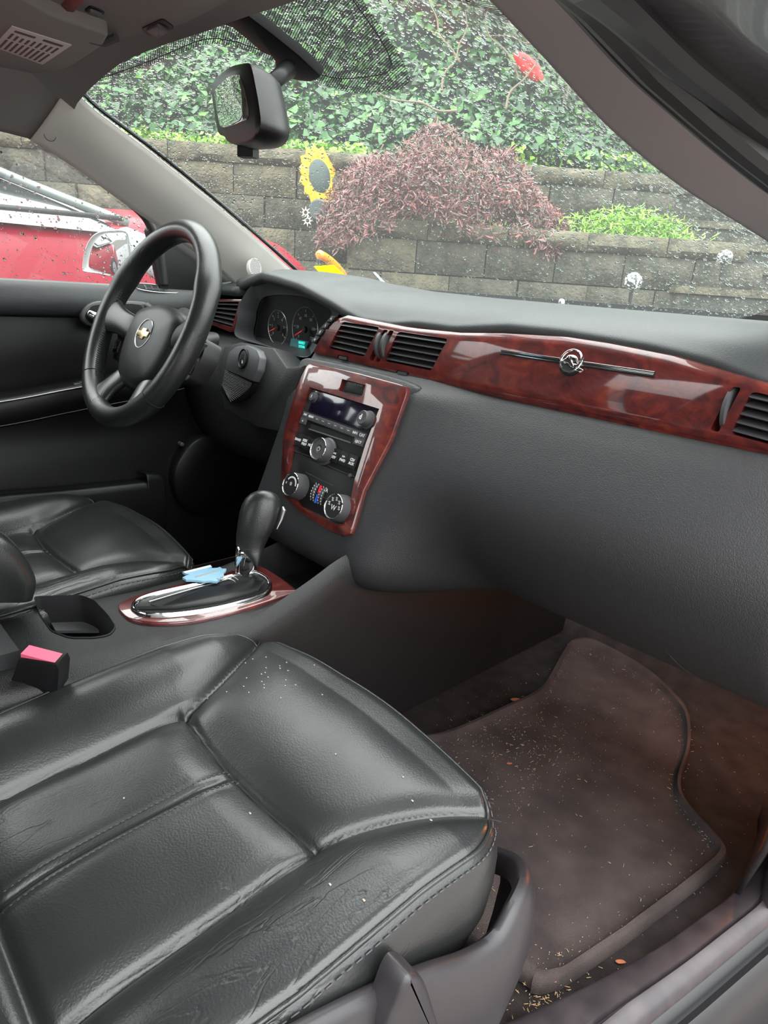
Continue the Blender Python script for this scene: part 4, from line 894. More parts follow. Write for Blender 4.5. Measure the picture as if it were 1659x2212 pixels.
    if shield:
        path = [(.598, -.46, .30), (.603, -.36, .295), (.608, -.22, .272), (.612, -.135, .250), (.614, -.08, .228), (.616, -.03, .205), (.616, .01, .196), (.611, .04, .205), (.598, .075, .205), (.570, .105, .19), (.53, .118, .165)]
        C = smooth(path, 7); rr = []
        for i, p in enumerate(C):
            a = C[max(i-1, 0)]; b = C[min(i+1, len(C)-1)]; d = b-a; nn = Vector((d.y, -d.x, 0)).normalized()
            if nn.x < 0: nn = -nn
            bot = .03
            pr_ = [(-.010, -.03), (-.010, -.004), (-.006, .001), (0, .0), (.006, -.006), (.013, -.03), (.016, -.06), (.012, -.10), (.004, -.15), (-.006, -.19)]
            rr.append([Vector((p.x, p.y, max(p.z+q, .015)))+nn*o_ for o_, q in pr_])
        mb = MB(); mb.loft(rr, closed=False); sh_ = mb.build('side_shield', 'shield', root, 60)
        sp = MB()
        h0 = on(960, 1992, 'x', .595); sp.tube([h0+Vector((0, .03*math.sin(k*.5)*.1+k*.0011, .006*math.cos(k*1.3))) for k in range(30)], .001, 5); sp.build('spring', 'silver', root, 180)
    return root
s1 = thing('passenger_seat', 'large black leather seat filling the lower left, stitched centre seam', 'car seat', (.357, -.15, 0), 'front seats')
seat(s1, .357, .008)
# handle bump on the shield
LF = Frame((.628, 0, 0), (0, 1, 0), (0, 0, 1)); mb = MB(); mb.plate(LF, sub2(LF.poly([(825, 2260), (850, 2160), (872, 2108), (890, 2098), (908, 2108), (925, 2150), (945, 2260)]), 4), -.02, .006, .006); mb.build('recliner_lever', 'shield', s1, 60)
s2 = thing('driver_seat', 'black leather seat beside the far door, behind the steering wheel', 'car seat', (-.337, -.11, 0), 'front seats')
for ch in list(s1.children):
    if ch.name.split('.')[0] in ('side_shield', 'recliner_lever', 'spring'): continue
    c = ch.copy(); sc.collection.objects.link(c); c.parent = s2; c.matrix_parent_inverse = ch.matrix_parent_inverse.copy()
    for g_ in list(ch.children): d = g_.copy(); sc.collection.objects.link(d); d.parent = c; d.matrix_parent_inverse = Matrix.Identity(4)
    
# seat belt buckle
bk = thing('seat_belt_buckle', 'black seat belt buckle with pink release button by the console', 'buckle', (.12, -.24, .2))
BK = Frame(on(80, 1440, 'x', .12), (.35, 1, .0), (-.1, -.12, 1)); 
F2 = Frame(on(75, 1470, 'x', .115), (.75, .66, -.15), (.25, .02, 1))
def b2(x, y): return F2.px(x, y)
P = [b2(*p) for p in ((38, 1423), (122, 1436), (128, 1448), (116, 1600), (0, 1585), (22, 1470))]
mb = MB(); mb.plate(F2, P, -.022, .0, .003); mb.build('buckle_body', 'black', bk)
mb = MB(); tp = Frame(F2.p(*b2(80, 1432)), F2.u, -F2.n); 
mb.fbox(F2, b2(42, 1430)[0], b2(118, 1436)[0], b2(80, 1431)[1]-.004, b2(80, 1431)[1]+.0035, -.019, -.003); mb.build('release_button', 'pinkbtn', bk)
mb = MB(); mb.tube([F2.p(*b2(x, y), .001) for x, y in ((8, 1510), (15, 1522), (112, 1532), (118, 1526))], .0008, 6); mb.build('buckle_seam', 'bezel', bk)

# ================================================================ DRIVER DOOR
dr = thing('car_door', 'closed black driver door with rain-covered window and chrome handle', 'door', (-.7, 0, 0))
def dx(z, y): # door inner surface x
    return -.70+.012*math.exp(-((z-.56)/.06)**2)-.012*math.exp(-((z-.38)/.05)**2)+.025*max(0, (.30-z)/.3)
rows = [[(dx(z, y), y, z) for y in [-1.0+.05*k for k in range(36)]] for z in [.0+.0235*k for k in range(30)]+[.694]]
panel = grid('door_panel', rows, 'black', dr, .004, 60)
rows = []
for zz, xx in ((.694, -.715), (.698, -.70), (.695, -.688), (.68, -.677), (.66, -.672), (.645, -.674), (.635, -.680), (.628, -.692)): rows.append([(xx, y, zz-.01*max(0, y-.1)) for y in [-1.0+.05*k for k in range(32)]])
grid('window_ledge', rows, 'pad', dr, .003, 60)
# armrest ledge (rises forward) with chrome line
def armpts(z0, x): return smooth([(x, -.9, z0-.045), (x, -.3, z0-.02), (x, -.05, z0), (x, .07, z0+.016), (x, .16, z0+.028), (x, .26, z0+.04), (x-.03, .36, z0+.05)], 6)
T_ = armpts(.470, -.625); B_ = armpts(.425, -.630); 
rows = [[p+Vector((-.07, 0, .004)) for p in T_], [p+Vector((-.01, 0, .004)) for p in T_], T_, [p+Vector((.006, 0, -.01)) for p in T_], [p+Vector((.002, 0, 0)) for p in B_], [p+Vector((-.02, 0, -.012)) for p in B_], [p+Vector((-.08, 0, -.02)) for p in B_]]
ar = grid('armrest', rows, 'black', dr, .003, 60)
mb = MB(); mb.tube([p+Vector((.004, 0, .0)) for p in T_], .0016, 6); mb.build('chrome_line', 'silver', ar, 180)
mb = MB(); mb.tube([p+Vector((.003, 0, -.004)) for p in B_], .0010, 6); mb.build('lower_line', 'bezel', ar, 180)
o = MB(); F_ = Frame((-.655, 0, .4795), (0, 1, .12), (-1, 0, 0)); o.plate(F_, rnd([(-.15, -.018), (.055, -.018), (.06, .02), (-.15, .02)], .006), -.002, .0012, .0006); o.build('pull_cup', 'void', dr)
for k in range(3):
    o = MB(); F_ = Frame(on(167+12*k, 832-3*k, 'x', -.64), (0, 1, .12), (-1, 0, .1)); o.plate(F_, rnd([(-.008, -.006), (.008, -.006), (.008, .006), (-.008, .006)], .002), -.004, .005, .001); o.build('window_switch', 'silver' if k == 0 else 'knob', dr)
# handle bezel and chrome lever
HF = Frame((-.664, 0, 0), (0, 1, 0), (0, 0, 1))
HB = [(176, 684), (184, 664), (205, 652), (240, 650), (308, 652), (312, 662), (298, 690), (270, 704), (235, 710), (200, 706), (183, 698)]
mb = MB(); mb.plate(HF, sub2(HF.poly(HB), 4), -.014, .006, .003); hb_ = mb.build('handle_bezel', 'bezel', dr)
mb = MB(); P = sub2(HF.poly([(182, 684), (190, 668), (210, 658), (300, 658), (294, 686), (265, 699), (230, 704), (200, 701)]), 4); mb.plate(HF, P, .003, .0065, .0005); mb.build('handle_cup', 'void', hb_)
a, b, c = on(190, 676, 'x', -.652), on(208, 685, 'x', -.646), on(232, 692, 'x', -.654)
mb = MB(); mb.tube(smooth([a, b, c, on(262, 690, 'x', -.665)], 5), [.0075, .008, .0085, .009, .0095, .0095, .009, .0085, .008, .007, .006, .005, .004, .003, .003, .003], 16); hnd = mb.build('door_handle', 'chrome', dr, 180)
# mirror sail + defroster outlet
mb = MB(); SFm = Frame((-.688, 0, 0), (0, 1, 0), (0, 0, 1))
P = SFm.poly([(322, 505), (352, 535), (352, 490), (500, 610), (520, 640), (345, 632), (338, 580)]); P = SFm.poly([(318, 492), (352, 470), (530, 620), (530, 645), (350, 640), (338, 580)])
mb.plate(SFm, rnd(P, .01), -.02, .0, .004); mb.build('mirror_sail', 'black', dr)
q = on(330, 625, 'x', -.69); mb = MB(); F_ = Frame(q, (0, 1, -.06), (-.8, 0, .6)); mb.plate(F_, sub2([(-.035, -.006), (0, -.011), (.05, -.006), (.055, 0), (.02, .012), (-.03, .010)], 4), -.006, .003, .001); ov = mb.build('defroster_outlet', 'void', dr)
for k in range(5): mb = MB(); mb.fbox(F_, -.02+.015*k, -.0165+.015*k, -.008, .008, .002, .0045); mb.build('fin', 'knob', ov)
mb = MB(); mb.tube(sub3 := [F_.p(x, y, .003) for x, y in sub2([(-.038, -.007), (0, -.012), (.052, -.007), (.058, 0), (.02, .013), (-.033, .011)], 4)], .0012, 6, True); mb.build('outlet_rim', 'silver', ov)
# map pocket and speaker bulge
PK = smooth([on(x, y, 'x', -.635) for x, y in ((-150, 1095), (0, 1072), (120, 1062), (220, 1052), (330, 1040), (352, 1034), (345, 1026), (315, 1024))], 6)
rows = [[p+Vector((-.05, 0, -.004)) for p in PK], [p+Vector((-.006, 0, 0)) for p in PK], [p+Vector((.003, 0, -.003)) for p in PK], [p+Vector((.006, 0, -.015)) for p in PK], [Vector((-.63, p.y, max(.02, p.z-.10))) for p in PK], [Vector((-.65, p.y, .01)) for p in PK]]
grid('map_pocket', rows, 'black', dr, .003, 60)
mb = MB(); Fs = Frame((-.672, .44, .24), (0, 1, 0), (.05, 0, 1)); mb.cyl(Fs, 0, 0, [(-.03, .112), (.0, .112), (.006, .106), (.007, .05), (.007, .01)], 48); mb.build('door_speaker', 'black', dr, 50)
mb = MB(); mb.tube(smooth([(-.665, .27+.05*math.sin(k), .30) for k in (0, .5)], 4), .001, 5)
mb = MB(); q = on(389, 958, 'x', -.685); mb.cyl(Frame(q, (0, 1, 0), (0, 0, 1)), 0, 0, [(-.005, .005), (.012, .005), (.014, .003)], 14); mb.build('trim_clip', 'bezel', dr)
mb = MB(); a = on(168, 1066, 'x', -.65); mb.tube([a+Vector((0, -.03, -.01)), a, a+Vector((0, .012, .012))], [.006, .007, .003], 8); o = mb.build('crumpled_wrapper', 'label'); tag(o, 'small pale crumpled wrapper poking from the far door pocket', 'wrapper')
mb = MB(); F_ = Frame((-.60, .0, .272), (0, 1, 0), (-1, 0, .1)); a = on(120, 1076, 'x', -.62); 
# window frame, glass
WFm = Frame((-.70, 0, 0), (0, 1, 0), (0, 0, 1))
top_ = [(-120, 225), (0, 272), (66, 300), (150, 352), (228, 408), (295, 462), (320, 500), (336, 550), (342, 590), (346, 622)]
tp3 = smooth([on(x, y, 'x', -.70) for x, y in top_], 5)
tp3 = [Vector((-.70, -.9, tp3[0].z-.02)), Vector((-.70, -.5, tp3[0].z+.0))]+tp3
mb = MB(); mb.tube([p+Vector((.008, .006, .006)) for p in tp3], .011, 8); mb.build('window_frame', 'rubber', dr, 180)
rows = []
for t in range(13): rows.append([Vector((-.705-.0*t, p.y, lerp(.67, p.z+.004, t/12))) for p in tp3])
gl = grid('window_glass', rows, 'sideglass', dr, 0, 180)
def sp_(s, t): y = lerp(-.05, .325, s); zt = lin(y, [(p.y, p.z) for p in tp3[2:-14]]); return Vector((-.706, y, lerp(.69, zt, t)))
drops(900, sp_, lambda s, t: Vector((-1, 0, 0)), .0007, .0032, 'rain_drops', gl, st=1.2)
# outside mirror
mi = thing('side_mirror', 'silver-white door mirror reflecting the red car', 'door mirror', (-.88, .33, .70))
MF = Frame(on(235, 558, 'x', -.86), (.94, .35, .0), (0.0, -.12, 1)); 
MO = [(178, 580), (182, 545), (195, 515), (215, 500), (245, 496), (275, 498), (282, 520), (285, 560), (283, 600), (262, 602), (215, 592), (185, 588)]
MG = [(192, 575), (196, 545), (207, 520), (225, 506), (250, 503), (272, 505), (277, 530), (279, 565), (268, 598), (240, 592), (205, 582)]
P = sub2(MF.poly(MO), 3); cc = (sum(p[0] for p in P)/len(P), sum(p[1] for p in P)/len(P)); mb = MB()
mb.loft([[MF.p(cc[0]+(x-cc[0])*k, cc[1]+(y-cc[1])*k, w_) for x, y in P] for k, w_ in ((.5, -.085), (.8, -.07), (.97, -.03), (1, 0), (.96, .002), (.90, -.004))]); mb.build('mirror_shell', 'whitemirror', mi, 60)
M['mirror'] = mat('mirror_glass', (.7, .7, .7), .02, 1)
mb = MB(); mb.plate(MF, sub2(MF.poly(MG), 3), -.003, .001, .0008); mb.build('mirror_glass', 'mirror', mi)
mb = MB(); a = on(300, 545, 'x', -.80); mb.loft([[Vector((x_, yy+r_*.8*math.cos(q), z_+r_*math.sin(q))) for q in [i*.3927 for i in range(16)]] for x_, yy, z_, r_ in ((-.84, a.y-.01, a.z+.01, .045), (-.79, a.y+.02, a.z-.005, .042), (-.74, a.y+.04, a.z-.03, .04), (-.71, a.y+.05, a.z-.045, .035))]); mb.build('mirror_arm', 'whitemirror', mi, 60)

# ================================================================ REARVIEW MIRROR, OVERHEAD
rm = thing('rearview_mirror', 'black rearview mirror hanging from a diagonal glass bracket', 'rearview mirror', (0, .15, .95))
GF = Frame(on(503, 215, 'y', .115), (1, -.34, .0), (-.02, .10, 1))
GP = [(468, 197), (485, 178), (503, 165), (520, 163), (526, 174), (534, 201), (540, 254), (526, 264), (503, 273), (482, 275), (475, 252), (470, 222)]
F0 = sub2(GF.poly([(458, 195), (470, 168), (497, 145), (528, 137), (541, 140), (550, 175), (560, 231), (563, 268), (553, 295), (530, 308), (497, 309), (484, 294), (472, 286), (464, 240)]), 3)
cc = (sum(p[0] for p in F0)/len(F0), sum(p[1] for p in F0)/len(F0))
mb = MB(); sh3 = [GF.p(0, 0, 0)-on(560, 210, 'y', .14)]
bkd = Vector((.004, .048, -.006))
mb.loft([[GF.p(cc[0]+(x-cc[0])*k, cc[1]+(y-cc[1])*k, 0)+bkd*t for x, y in F0] for k, t in ((.97, -.035), (1, .0), (1, .1), (1.0, .35), (.97, .6), (.88, .85), (.6, 1.0))]); mb.build('housing', 'black', rm, 50)
mb = MB(); mb.plate(GF, sub2(GF.poly(GP), 3), -.002, .0030, .0004); mb.build('mirror_glass', 'mirror', rm)
def rb(px, py, y): return on(px, py, 'y', y)
mb = MB(); mb.tube([rb(575, 190, .15), rb(600, 168, .17), rb(622, 150, .205)], [.011, .010, .012], 14); mb.build('ball_arm', 'black', rm, 180)
a, b = rb(490, 15, .128), rb(685, 158, .250); BF2 = Frame(a, (b-a), (1, 0, 0))
BKP = [(470, 40), (500, -10), (530, 15), (595, 65), (650, 110), (697, 155), (690, 162), (675, 168), (650, 166), (630, 161), (612, 156), (598, 142), (596, 120), (588, 111), (570, 105), (540, 78), (505, 50)]
mb = MB(); mb.plate(BF2, BF2.poly(BKP), -.006, .007, .003); mb.build('bracket_cover', 'black', rm)
mb = MB(); q = rb(581, 275, .142); mb.plate(Frame(q, (.3, 1, .15), (0, -.2, 1)), sub2([(-.013, -.006), (.0, -.008), (.014, -.002), (.014, .006), (.0, .007), (-.012, .002)], 3), -.006, .004, .001); mb.build('map_lamp', 'bezel', rm)
mb = MB(); q = rb(508, 293, .118); mb.box(q, (.004, .005, .007)); mb.build('mirror_toggle', 'knob', rm)
dc = MB(); q = rb(536, 324, .13); dc.box(q, (.0115, .008, .009), Matrix.Rotation(.5, 3, 'Z')); dc.tube([q+Vector((.004, 0, .008)), q+Vector((.012, .004, .02)), q+Vector((.02, .006, .022))], .007, 10); o = dc.build('mirror_pod', 'black', rm)
# overhead console
def ohp(px, py, z): q = on(px, py, 'z', z); return (q.x, q.y)
oc = thing('overhead_console', 'grey overhead console with dark switch wells in the headliner', 'overhead console', (-.15, .0, 1.06))
OC = [(95, -60), (140, 40), (180, 62), (280, 88), (330, 95), (355, 88), (380, 68), (520, -10), (560, -90)]
ohF = Frame((0, 0, 1.047), (1, 0, 0), (0, -1, 0))   # n = -Z
P = sub2([(q[0], -q[1]) for q in (ohp(x, y, 1.047) for x, y in OC)], 4)
mb = MB(); mb.plate(ohF, P, -.03, .0, .006); mb.build('console_shell', 'visor', oc, 50)
for pts in ([(180, 26), (196, 14), (230, 30), (214, 38)], [(305, 64), (352, 42), (378, 62), (330, 88)]):
    P = rnd([(q[0], -q[1]) for q in (ohp(x, y, 1.045) for x, y in pts)], .008); mb = MB(); mb.plate(ohF, P, -.004, .0015, .0006); wl = mb.build('switch_well', 'black', oc)
    c = (sum(p[0] for p in P)/len(P), sum(p[1] for p in P)/len(P)); mb = MB(); mb.plate(ohF, [(c[0]+(x-c[0])*.55, c[1]+(y-c[1])*.8) for x, y in P], .001, .005, .0015); mb.build('switch', 'bezel', wl)
mb = MB(); mb.tube([Vector((*ohp(x, y, 1.055), 1.055)) for x, y in ((110, 40), (165, -20), (220, -90))], .013, 10); mb.build('dusky_red_rib', mat('dusky_red_plastic', (.22, .045, .045), .6), oc, 180)  # rib coloured an even dusky red
# sun visor with warning label
sv = thing('sun_visor', 'raised grey sun visor carrying a printed warning label', 'sun visor', (-.4, .0, 1.04))
VZ = 1.030
VF = Frame((0, 0, VZ), (1, 0, 0), (0, -1, 0))
P = rnd([(q[0], -q[1]) for q in (ohp(x, y, VZ) for x, y in ((-250, 110), (0, 158), (98, 170), (150, 148), (222, 102), (236, 78), (120, 40), (-50, -60), (-200, -60)))], .012)
mb = MB(); mb.plate(VF, P, -.018, .0, .005); mb.build('visor_panel', 'visor', sv, 50)
VF2 = Frame((0, 0, VZ-.0005), (1, 0, 0), (0, -1, 0)); LB = [(q[0], -q[1]) for q in (ohp(x, y, VZ-.0005) for x, y in ((-15, 100), (25, 56), (155, 97), (92, 139)))]
mb = MB(); mb.plate(VF2, LB, -.0005, .0006, .0001); lb_ = mb.build('warning_label', 'label', sv)
A_, B_, C_, D_ = [Vector(p) for p in LB]
def lbp(s, t): return (A_.lerp(D_, s)).lerp(B_.lerp(C_, s), t)
M['labelink'] = mat('label_ink', (.10, .085, .08), .8)
mb = MB()
for col in (0, 1):
    for k in range(9):
        s0 = .10+.40*col+.0; t0 = .06+.09*k*.8; 
        a = lbp(.06+.105*k if False else .1+.098*k, .06 if col == 0 else .52); b = lbp(.1+.098*k, .46 if col == 0 else random.uniform(.7, .8)); d = (b-a).normalized(); nn = Vector((-d.y, d.x))*.0016
        mb.plate(VF2, [tuple(a-nn), tuple(b-nn), tuple(b+nn), tuple(a+nn)], .0006, .0009, .00005)
mb.build('label_text_lines', 'labelink', lb_)
for (s, t) in ((.25, .87), (.72, .88)):
    a = lbp(s-.16, t-.035); b = lbp(s+.18, t-.035); c = lbp(s+.18, t+.035); d = lbp(s-.16, t+.035); mb = MB(); mb.plate(VF2, [tuple(q) for q in (a, b, c, d)], .0006, .001, .0001); mb.build('label_heading', 'labelink', lb_)
q = on(225, 92, 'z', 1.035); mb = MB(); mb.tube([q+Vector((0, -.02, 0)), q, q+Vector((.02, .01, .005))], .006, 8); mb.build('visor_clip', 'bezel', sv)

# ================================================================ FLOOR MAT, DEBRIS, SILL, LIGHT
MT = [(900, 1620), (960, 1590), (1100, 1530), (1170, 1490), (1215, 1415), (1240, 1388), (1290, 1392), (1400, 1455), (1468, 1520), (1488, 1560), (1490, 1620), (1470, 1690), (1478, 1740), (1530, 1800), (1566, 1845), (1556, 1875), (1480, 1940), (1350, 2040), (1230, 2125), (1195, 2142), (1150, 2140), (1100, 2098), (1000, 2000)]
m3 = [onfloor(x, y, .006) for x, y in MT]; m3[0] = Vector((.20, .30, 0)); m3[-1] = Vector((.34, .06, 0)); m3.append(Vector((.22, .10, 0)))
out = smooth(m3, 5, True); c = Vector((sum(p.x for p in out)/len(out), sum(p.y for p in out)/len(out), 0))
rings = []
for k, h in ((1.0, .0), (.999, .010), (.988, .017), (.955, .018), (.938, .010), (.925, .0065), (.8, .006), (.65, .006), (.5, .006), (.35, .006), (.2, .006), (.05, .006)):
    r = []
    for p in out: x = lerp(c.x, p.x, k); y = lerp(c.y, p.y, k); r.append(Vector((x, y, fz(x, y)+h+(.0012*noise.noise(Vector((x*25, y*25, 0)))))))
    rings.append(r)
mb = MB(); mb.loft(rings); fm = mb.build('floor_mat', 'mat', None, 60); tag(fm, 'brown-grey pile floor mat with raised rim, littered with crumbs', 'floor mat')
# debris
def inside(x, y):
    ins_ = False; N = len(out)
    for i in range(N):
        a, b = out[i], out[i-1]
        if (a.y > y) != (b.y > y) and x < (b.x-a.x)*(y-a.y)/(b.y-a.y)+a.x: ins_ = not ins_
    return ins_
cr1 = MB(); cr2 = MB()
for _ in range(1500):
    if random.random() < .45:
        i = random.randrange(len(out)); p = out[i]; k = random.choice((.97, 1.01, .93, .88))+random.gauss(0, .012); x, y = lerp(c.x, p.x, k), lerp(c.y, p.y, k)
        if p.x > .5 or p.y > .75 or random.random() < .4: pass
    else:
        x, y = random.uniform(.2, .66), random.uniform(.08, .85)
        if random.random() < .55: x, y = random.gauss(.33, .07), random.gauss(.46, .09)
    h = fz(x, y)+(.007 if inside(x, y) else -.001); a = random.random()*6.3
    straw = random.random() < .16
    l = random.uniform(.002, .0065) if straw else random.uniform(.0003, .0011)
    d = Vector((math.cos(a), math.sin(a), random.uniform(-.1, .2)))*l
    (cr1 if straw else cr2).tube([Vector((x, y, h+.0008))-d*.5, Vector((x, y, h+.0008))+d*.5], random.uniform(.0003, .0005) if straw else .0005, 4)
for _ in range(110):
    x, y = random.gauss(.615, .02), random.gauss(.13, .02); a = random.random()*6.3; d = Vector((math.cos(a), math.sin(a), .2))*random.uniform(.002, .006); cr1.tube([Vector((x, y, .004)), Vector((x, y, .004))+d], .0004, 4)
o = cr1.build('straw_litter', 'straw', None, 180); tag(o, 'short straw bits scattered over the mat and sill edge', 'debris', kind='stuff')
o = cr2.build('crumb_litter', 'crumb', None, 180); tag(o, 'tiny pale crumbs sprinkled across the floor mat', 'debris', kind='stuff')
for i, (px, py, lab) in enumerate(((1114, 1513, 'dry rust-brown leaf on the mat rim nearest the console'), (1100, 1651, 'tiny orange-red leaf scrap on the upper left of the mat'), (1192, 2122, 'red-brown leaf scrap at the near end of the mat'), (1340, 2080, 'brown leaf scrap beside the mat along the door sill'))):
    q = onfloor(px, py, .012 if i != 3 else .004); s = [.010, .0045, .005, .006][i]; F_ = Frame(q+Vector((0, 0, .002)), (.8, .6, .1), (-.6, .8, .2)); mb = MB()
    mb.plate(F_, sub2([(-s, 0), (-s*.4, s*.35), (s*.4, s*.4), (s, 0), (s*.3, -s*.3), (-s*.5, -s*.4)], 3), -.0004, .0003, .0001); tag(mb.build('leaf_scrap', 'brownleaf'), lab, 'leaf')
# crumbs on the leather
cr3 = MB()
for (px, py) in [(590+random.gauss(0, 45), 1450+random.gauss(0, 28)) for _ in range(26)]+[(891, 1724), (725, 1622), (540, 1728), (712, 1925), (265, 1690), (870, 1683), (795, 1975), (930, 1780)]:
    q = on(px, py, 'z', .283 if py < 1640 else .276); q.x = min(q.x, .57); cr3.box(q+Vector((0, 0, .003)), (.0008 if py < 1700 else .0013, .0007, .0004))
# (placed on the cushion by dropping to its surface)
me_c = next(ch for ch in s1.children if ch.name.startswith('cushion')).data
from mathutils.bvhtree import BVHTree
bv = BVHTree.FromPolygons([v.co for v in me_c.vertices], [p.vertices[:] for p in me_c.polygons])
for i in range(0, len(cr3.v), 8):
    c_ = sum(cr3.v[i:i+8], Vector())/8; h = bv.ray_cast(Vector((c_.x, c_.y, .6)), Vector((0, 0, -1)))
    if h[0] is not None:
        for k in range(8): cr3.v[i+k].z += h[0].z+.0004-c_.z
o = cr3.build('seat_crumbs', 'crumb', None, 180); tag(o, 'pale crumbs lying on the passenger seat leather', 'debris', kind='stuff')

# door sill
SI = [on(x, y, 'z', .008) for x, y in ((1700, 1690), (1648, 1745), (1640, 1800), (1612, 1880), (1575, 1950), (1500, 2010), (1400, 2080), (1250, 2160), (1130, 2212), (1000, 2270))]
SI = smooth(SI, 6); SI = [Vector((min(p.x, .70), p.y, 0)) for p in SI]; SI.append(Vector((SI[-1].x, -.6, 0))); SI.insert(0, Vector((SI[0].x, 1.0, 0)))
rows = []
def sox(y): return lin(y, [(-.6, .64), (.17, .70), (.27, .717), (.42, .741), (.6, .752), (1.2, .76)])
for t, z in ((0, -.002), (.0, .018), (.06, .028), (.12, .031), (.55, .034), (.60, .028), (.64, .028), (.70, .036), (.9, .034), (1.0, .022), (1.02, -.03)):
    rows.append([Vector((lerp(p.x, sox(p.y), t), p.y, z)) for p in SI])
sl_ = grid('trim_9', rows, 'sill', None, .003, 60); tag(sl_, 'scuffed dark plastic sill plate along the open door', 'door sill', kind='structure')
rows = [[Vector((sox(y)+x-.001, y, z)) for y in (-.8, -.4, 0, .17, .27, .42, .6, .8, 1.1)] for x, z in ((.0, .02), (.005, -.002), (.010, -.006), (.018, .0), (.026, -.008), (.030, -.05), (.026, -.17))]
ol = grid('trim_10', rows, 'rubber', None, .004, 60); tag(ol, 'black rubber lip outside the sill plate', 'sill seal', kind='structure')
q = on(1650, 1770, 'x', .70); mb = MB(); mb.loft([[Vector((.735+dx_, q.y+.09+yy_, z)) for dx_, yy_ in [(k_*.045*math.cos(a)*.6, k_*.11*math.sin(a)) for a in [i*.3927 for i in range(16)]]] for z, k_ in ((-.02, 1.0), (.06, 1.0), (.085, .93), (.20, .8), (.34, .7))]); o = mb.build('trim_11', 'sill', None, 60); tag(o, 'dark kick panel ahead of the sill at the right edge', 'kick panel', kind='structure')
# side kick wall
rows = [[Vector((x, y, z)) for y in (.42, .6, .8, 1.0)] for x, z in ((.70, .03), (.715, .12), (.72, .3), (.72, .55))]; o = grid('trim_12', rows, 'carpet', None, .006, 60); tag(o, 'carpeted side wall of the passenger footwell', 'wall', kind='structure')
# footwell courtesy lamp
lp = thing('footwell_lamp', 'small orange courtesy lamp glowing under the dash at right', 'lamp', (.61, .80, .24))
mb = MB(); mb.box((.61, .80, .242), (.018, .010, .005)); mb.build('lamp_lens', mat('orange_lamp_glow', (.9, .3, .05), .4, emit=(1, .25, .03), estr=3), lp)
ld = bpy.data.lights.new('footwell_light', 'POINT'); ld.energy = 1.1; ld.color = (1, .30, .05); ld.shadow_soft_size = .02; lo_ = bpy.data.objects.new('footwell_light', ld); sc.collection.objects.link(lo_); lo_.parent = lp; lo_.location = (0, 0, -.02)

# ================================================================ OUTSIDE
RV = Vector((math.cos(YAW), math.sin(YAW), 0)); DV = Vector((-math.sin(YAW), math.cos(YAW), 0)); C0 = Vector((CAM.x, CAM.y, 0)); GZ = -.28
def E(r, D, z): return C0+RV*r+DV*D+Vector((0, 0, z))
mb = MB(); mb.add([(-14, -8, GZ), (.9, -8, GZ), (.9, 14, GZ), (-14, 14, GZ)], [(0, 1, 2, 3)]); o = mb.build('ground', 'asphalt'); tag(o, 'wet asphalt parking bay under both cars', 'ground', kind='structure')
mb = MB(); mb.add([(.9, -8, GZ+.02), (8, -8, GZ+.02), (8, 14, GZ+.02), (.9, 14, GZ+.02), (.9, -8, GZ-.1), (.9, 14, GZ-.1)], [(0, 1, 2, 3), (0, 3, 5, 4)]); o = mb.build('pavement', 'concrete'); tag(o, 'pale pinkish concrete beyond the door sill, lower right', 'pavement', kind='structure')
def stone_mesh(w_, h, d, seed, m):
    rg = random.Random(seed); bm = bmesh.new(); nx, nz = 5, 3; vs = {}
    for i in range(nx+1):
        for k in range(nz+1):
            ed = (i in (0, nx)) or (k in (0, nz)); vs[i, k] = bm.verts.new((lerp(-w_/2, w_/2, i/nx), (-d/2+(.035 if ed else rg.uniform(-.022, .026))), lerp(-h/2, h/2, k/nz)))
    bk_ = {}
    for i in (0, nx):
        for k in (0, nz): bk_[i, k] = bm.verts.new((vs[i, k].co.x, d/2, vs[i, k].co.z))
    for i in range(nx):
        for k in range(nz): bm.faces.new((vs[i, k], vs[i+1, k], vs[i+1, k+1], vs[i, k+1]))
    bm.faces.new([vs[i, nz] for i in range(nx+1)]+[bk_[nx, nz], bk_[0, nz]]); bm.faces.new([vs[i, 0] for i in range(nx+1)][::-1]+[bk_[0, 0], bk_[nx, 0]])
    bm.faces.new([vs[0, k] for k in range(nz+1)]+[bk_[0, nz], bk_[0, 0]]); bm.faces.new([vs[nx, k] for k in range(nz+1)]+[bk_[nx, nz], bk_[nx, 0]])
    bmesh.ops.recalc_face_normals(bm, faces=bm.faces); me = bpy.data.meshes.new('wall_block'); bm.to_mesh(me); bm.free(); me.materials.append(M[m])
    me.polygons.foreach_set('use_smooth', [True]*len(me.polygons)); me.set_sharp_from_angle(angle=math.radians(50)); return me
BM_ = [stone_mesh(.435, .195, .26, s, 'stone' if s % 3 else 'stone2') for s in range(6)]
CM_ = [stone_mesh(.50, .11, .34, s+20, 'stone2') for s in range(3)]
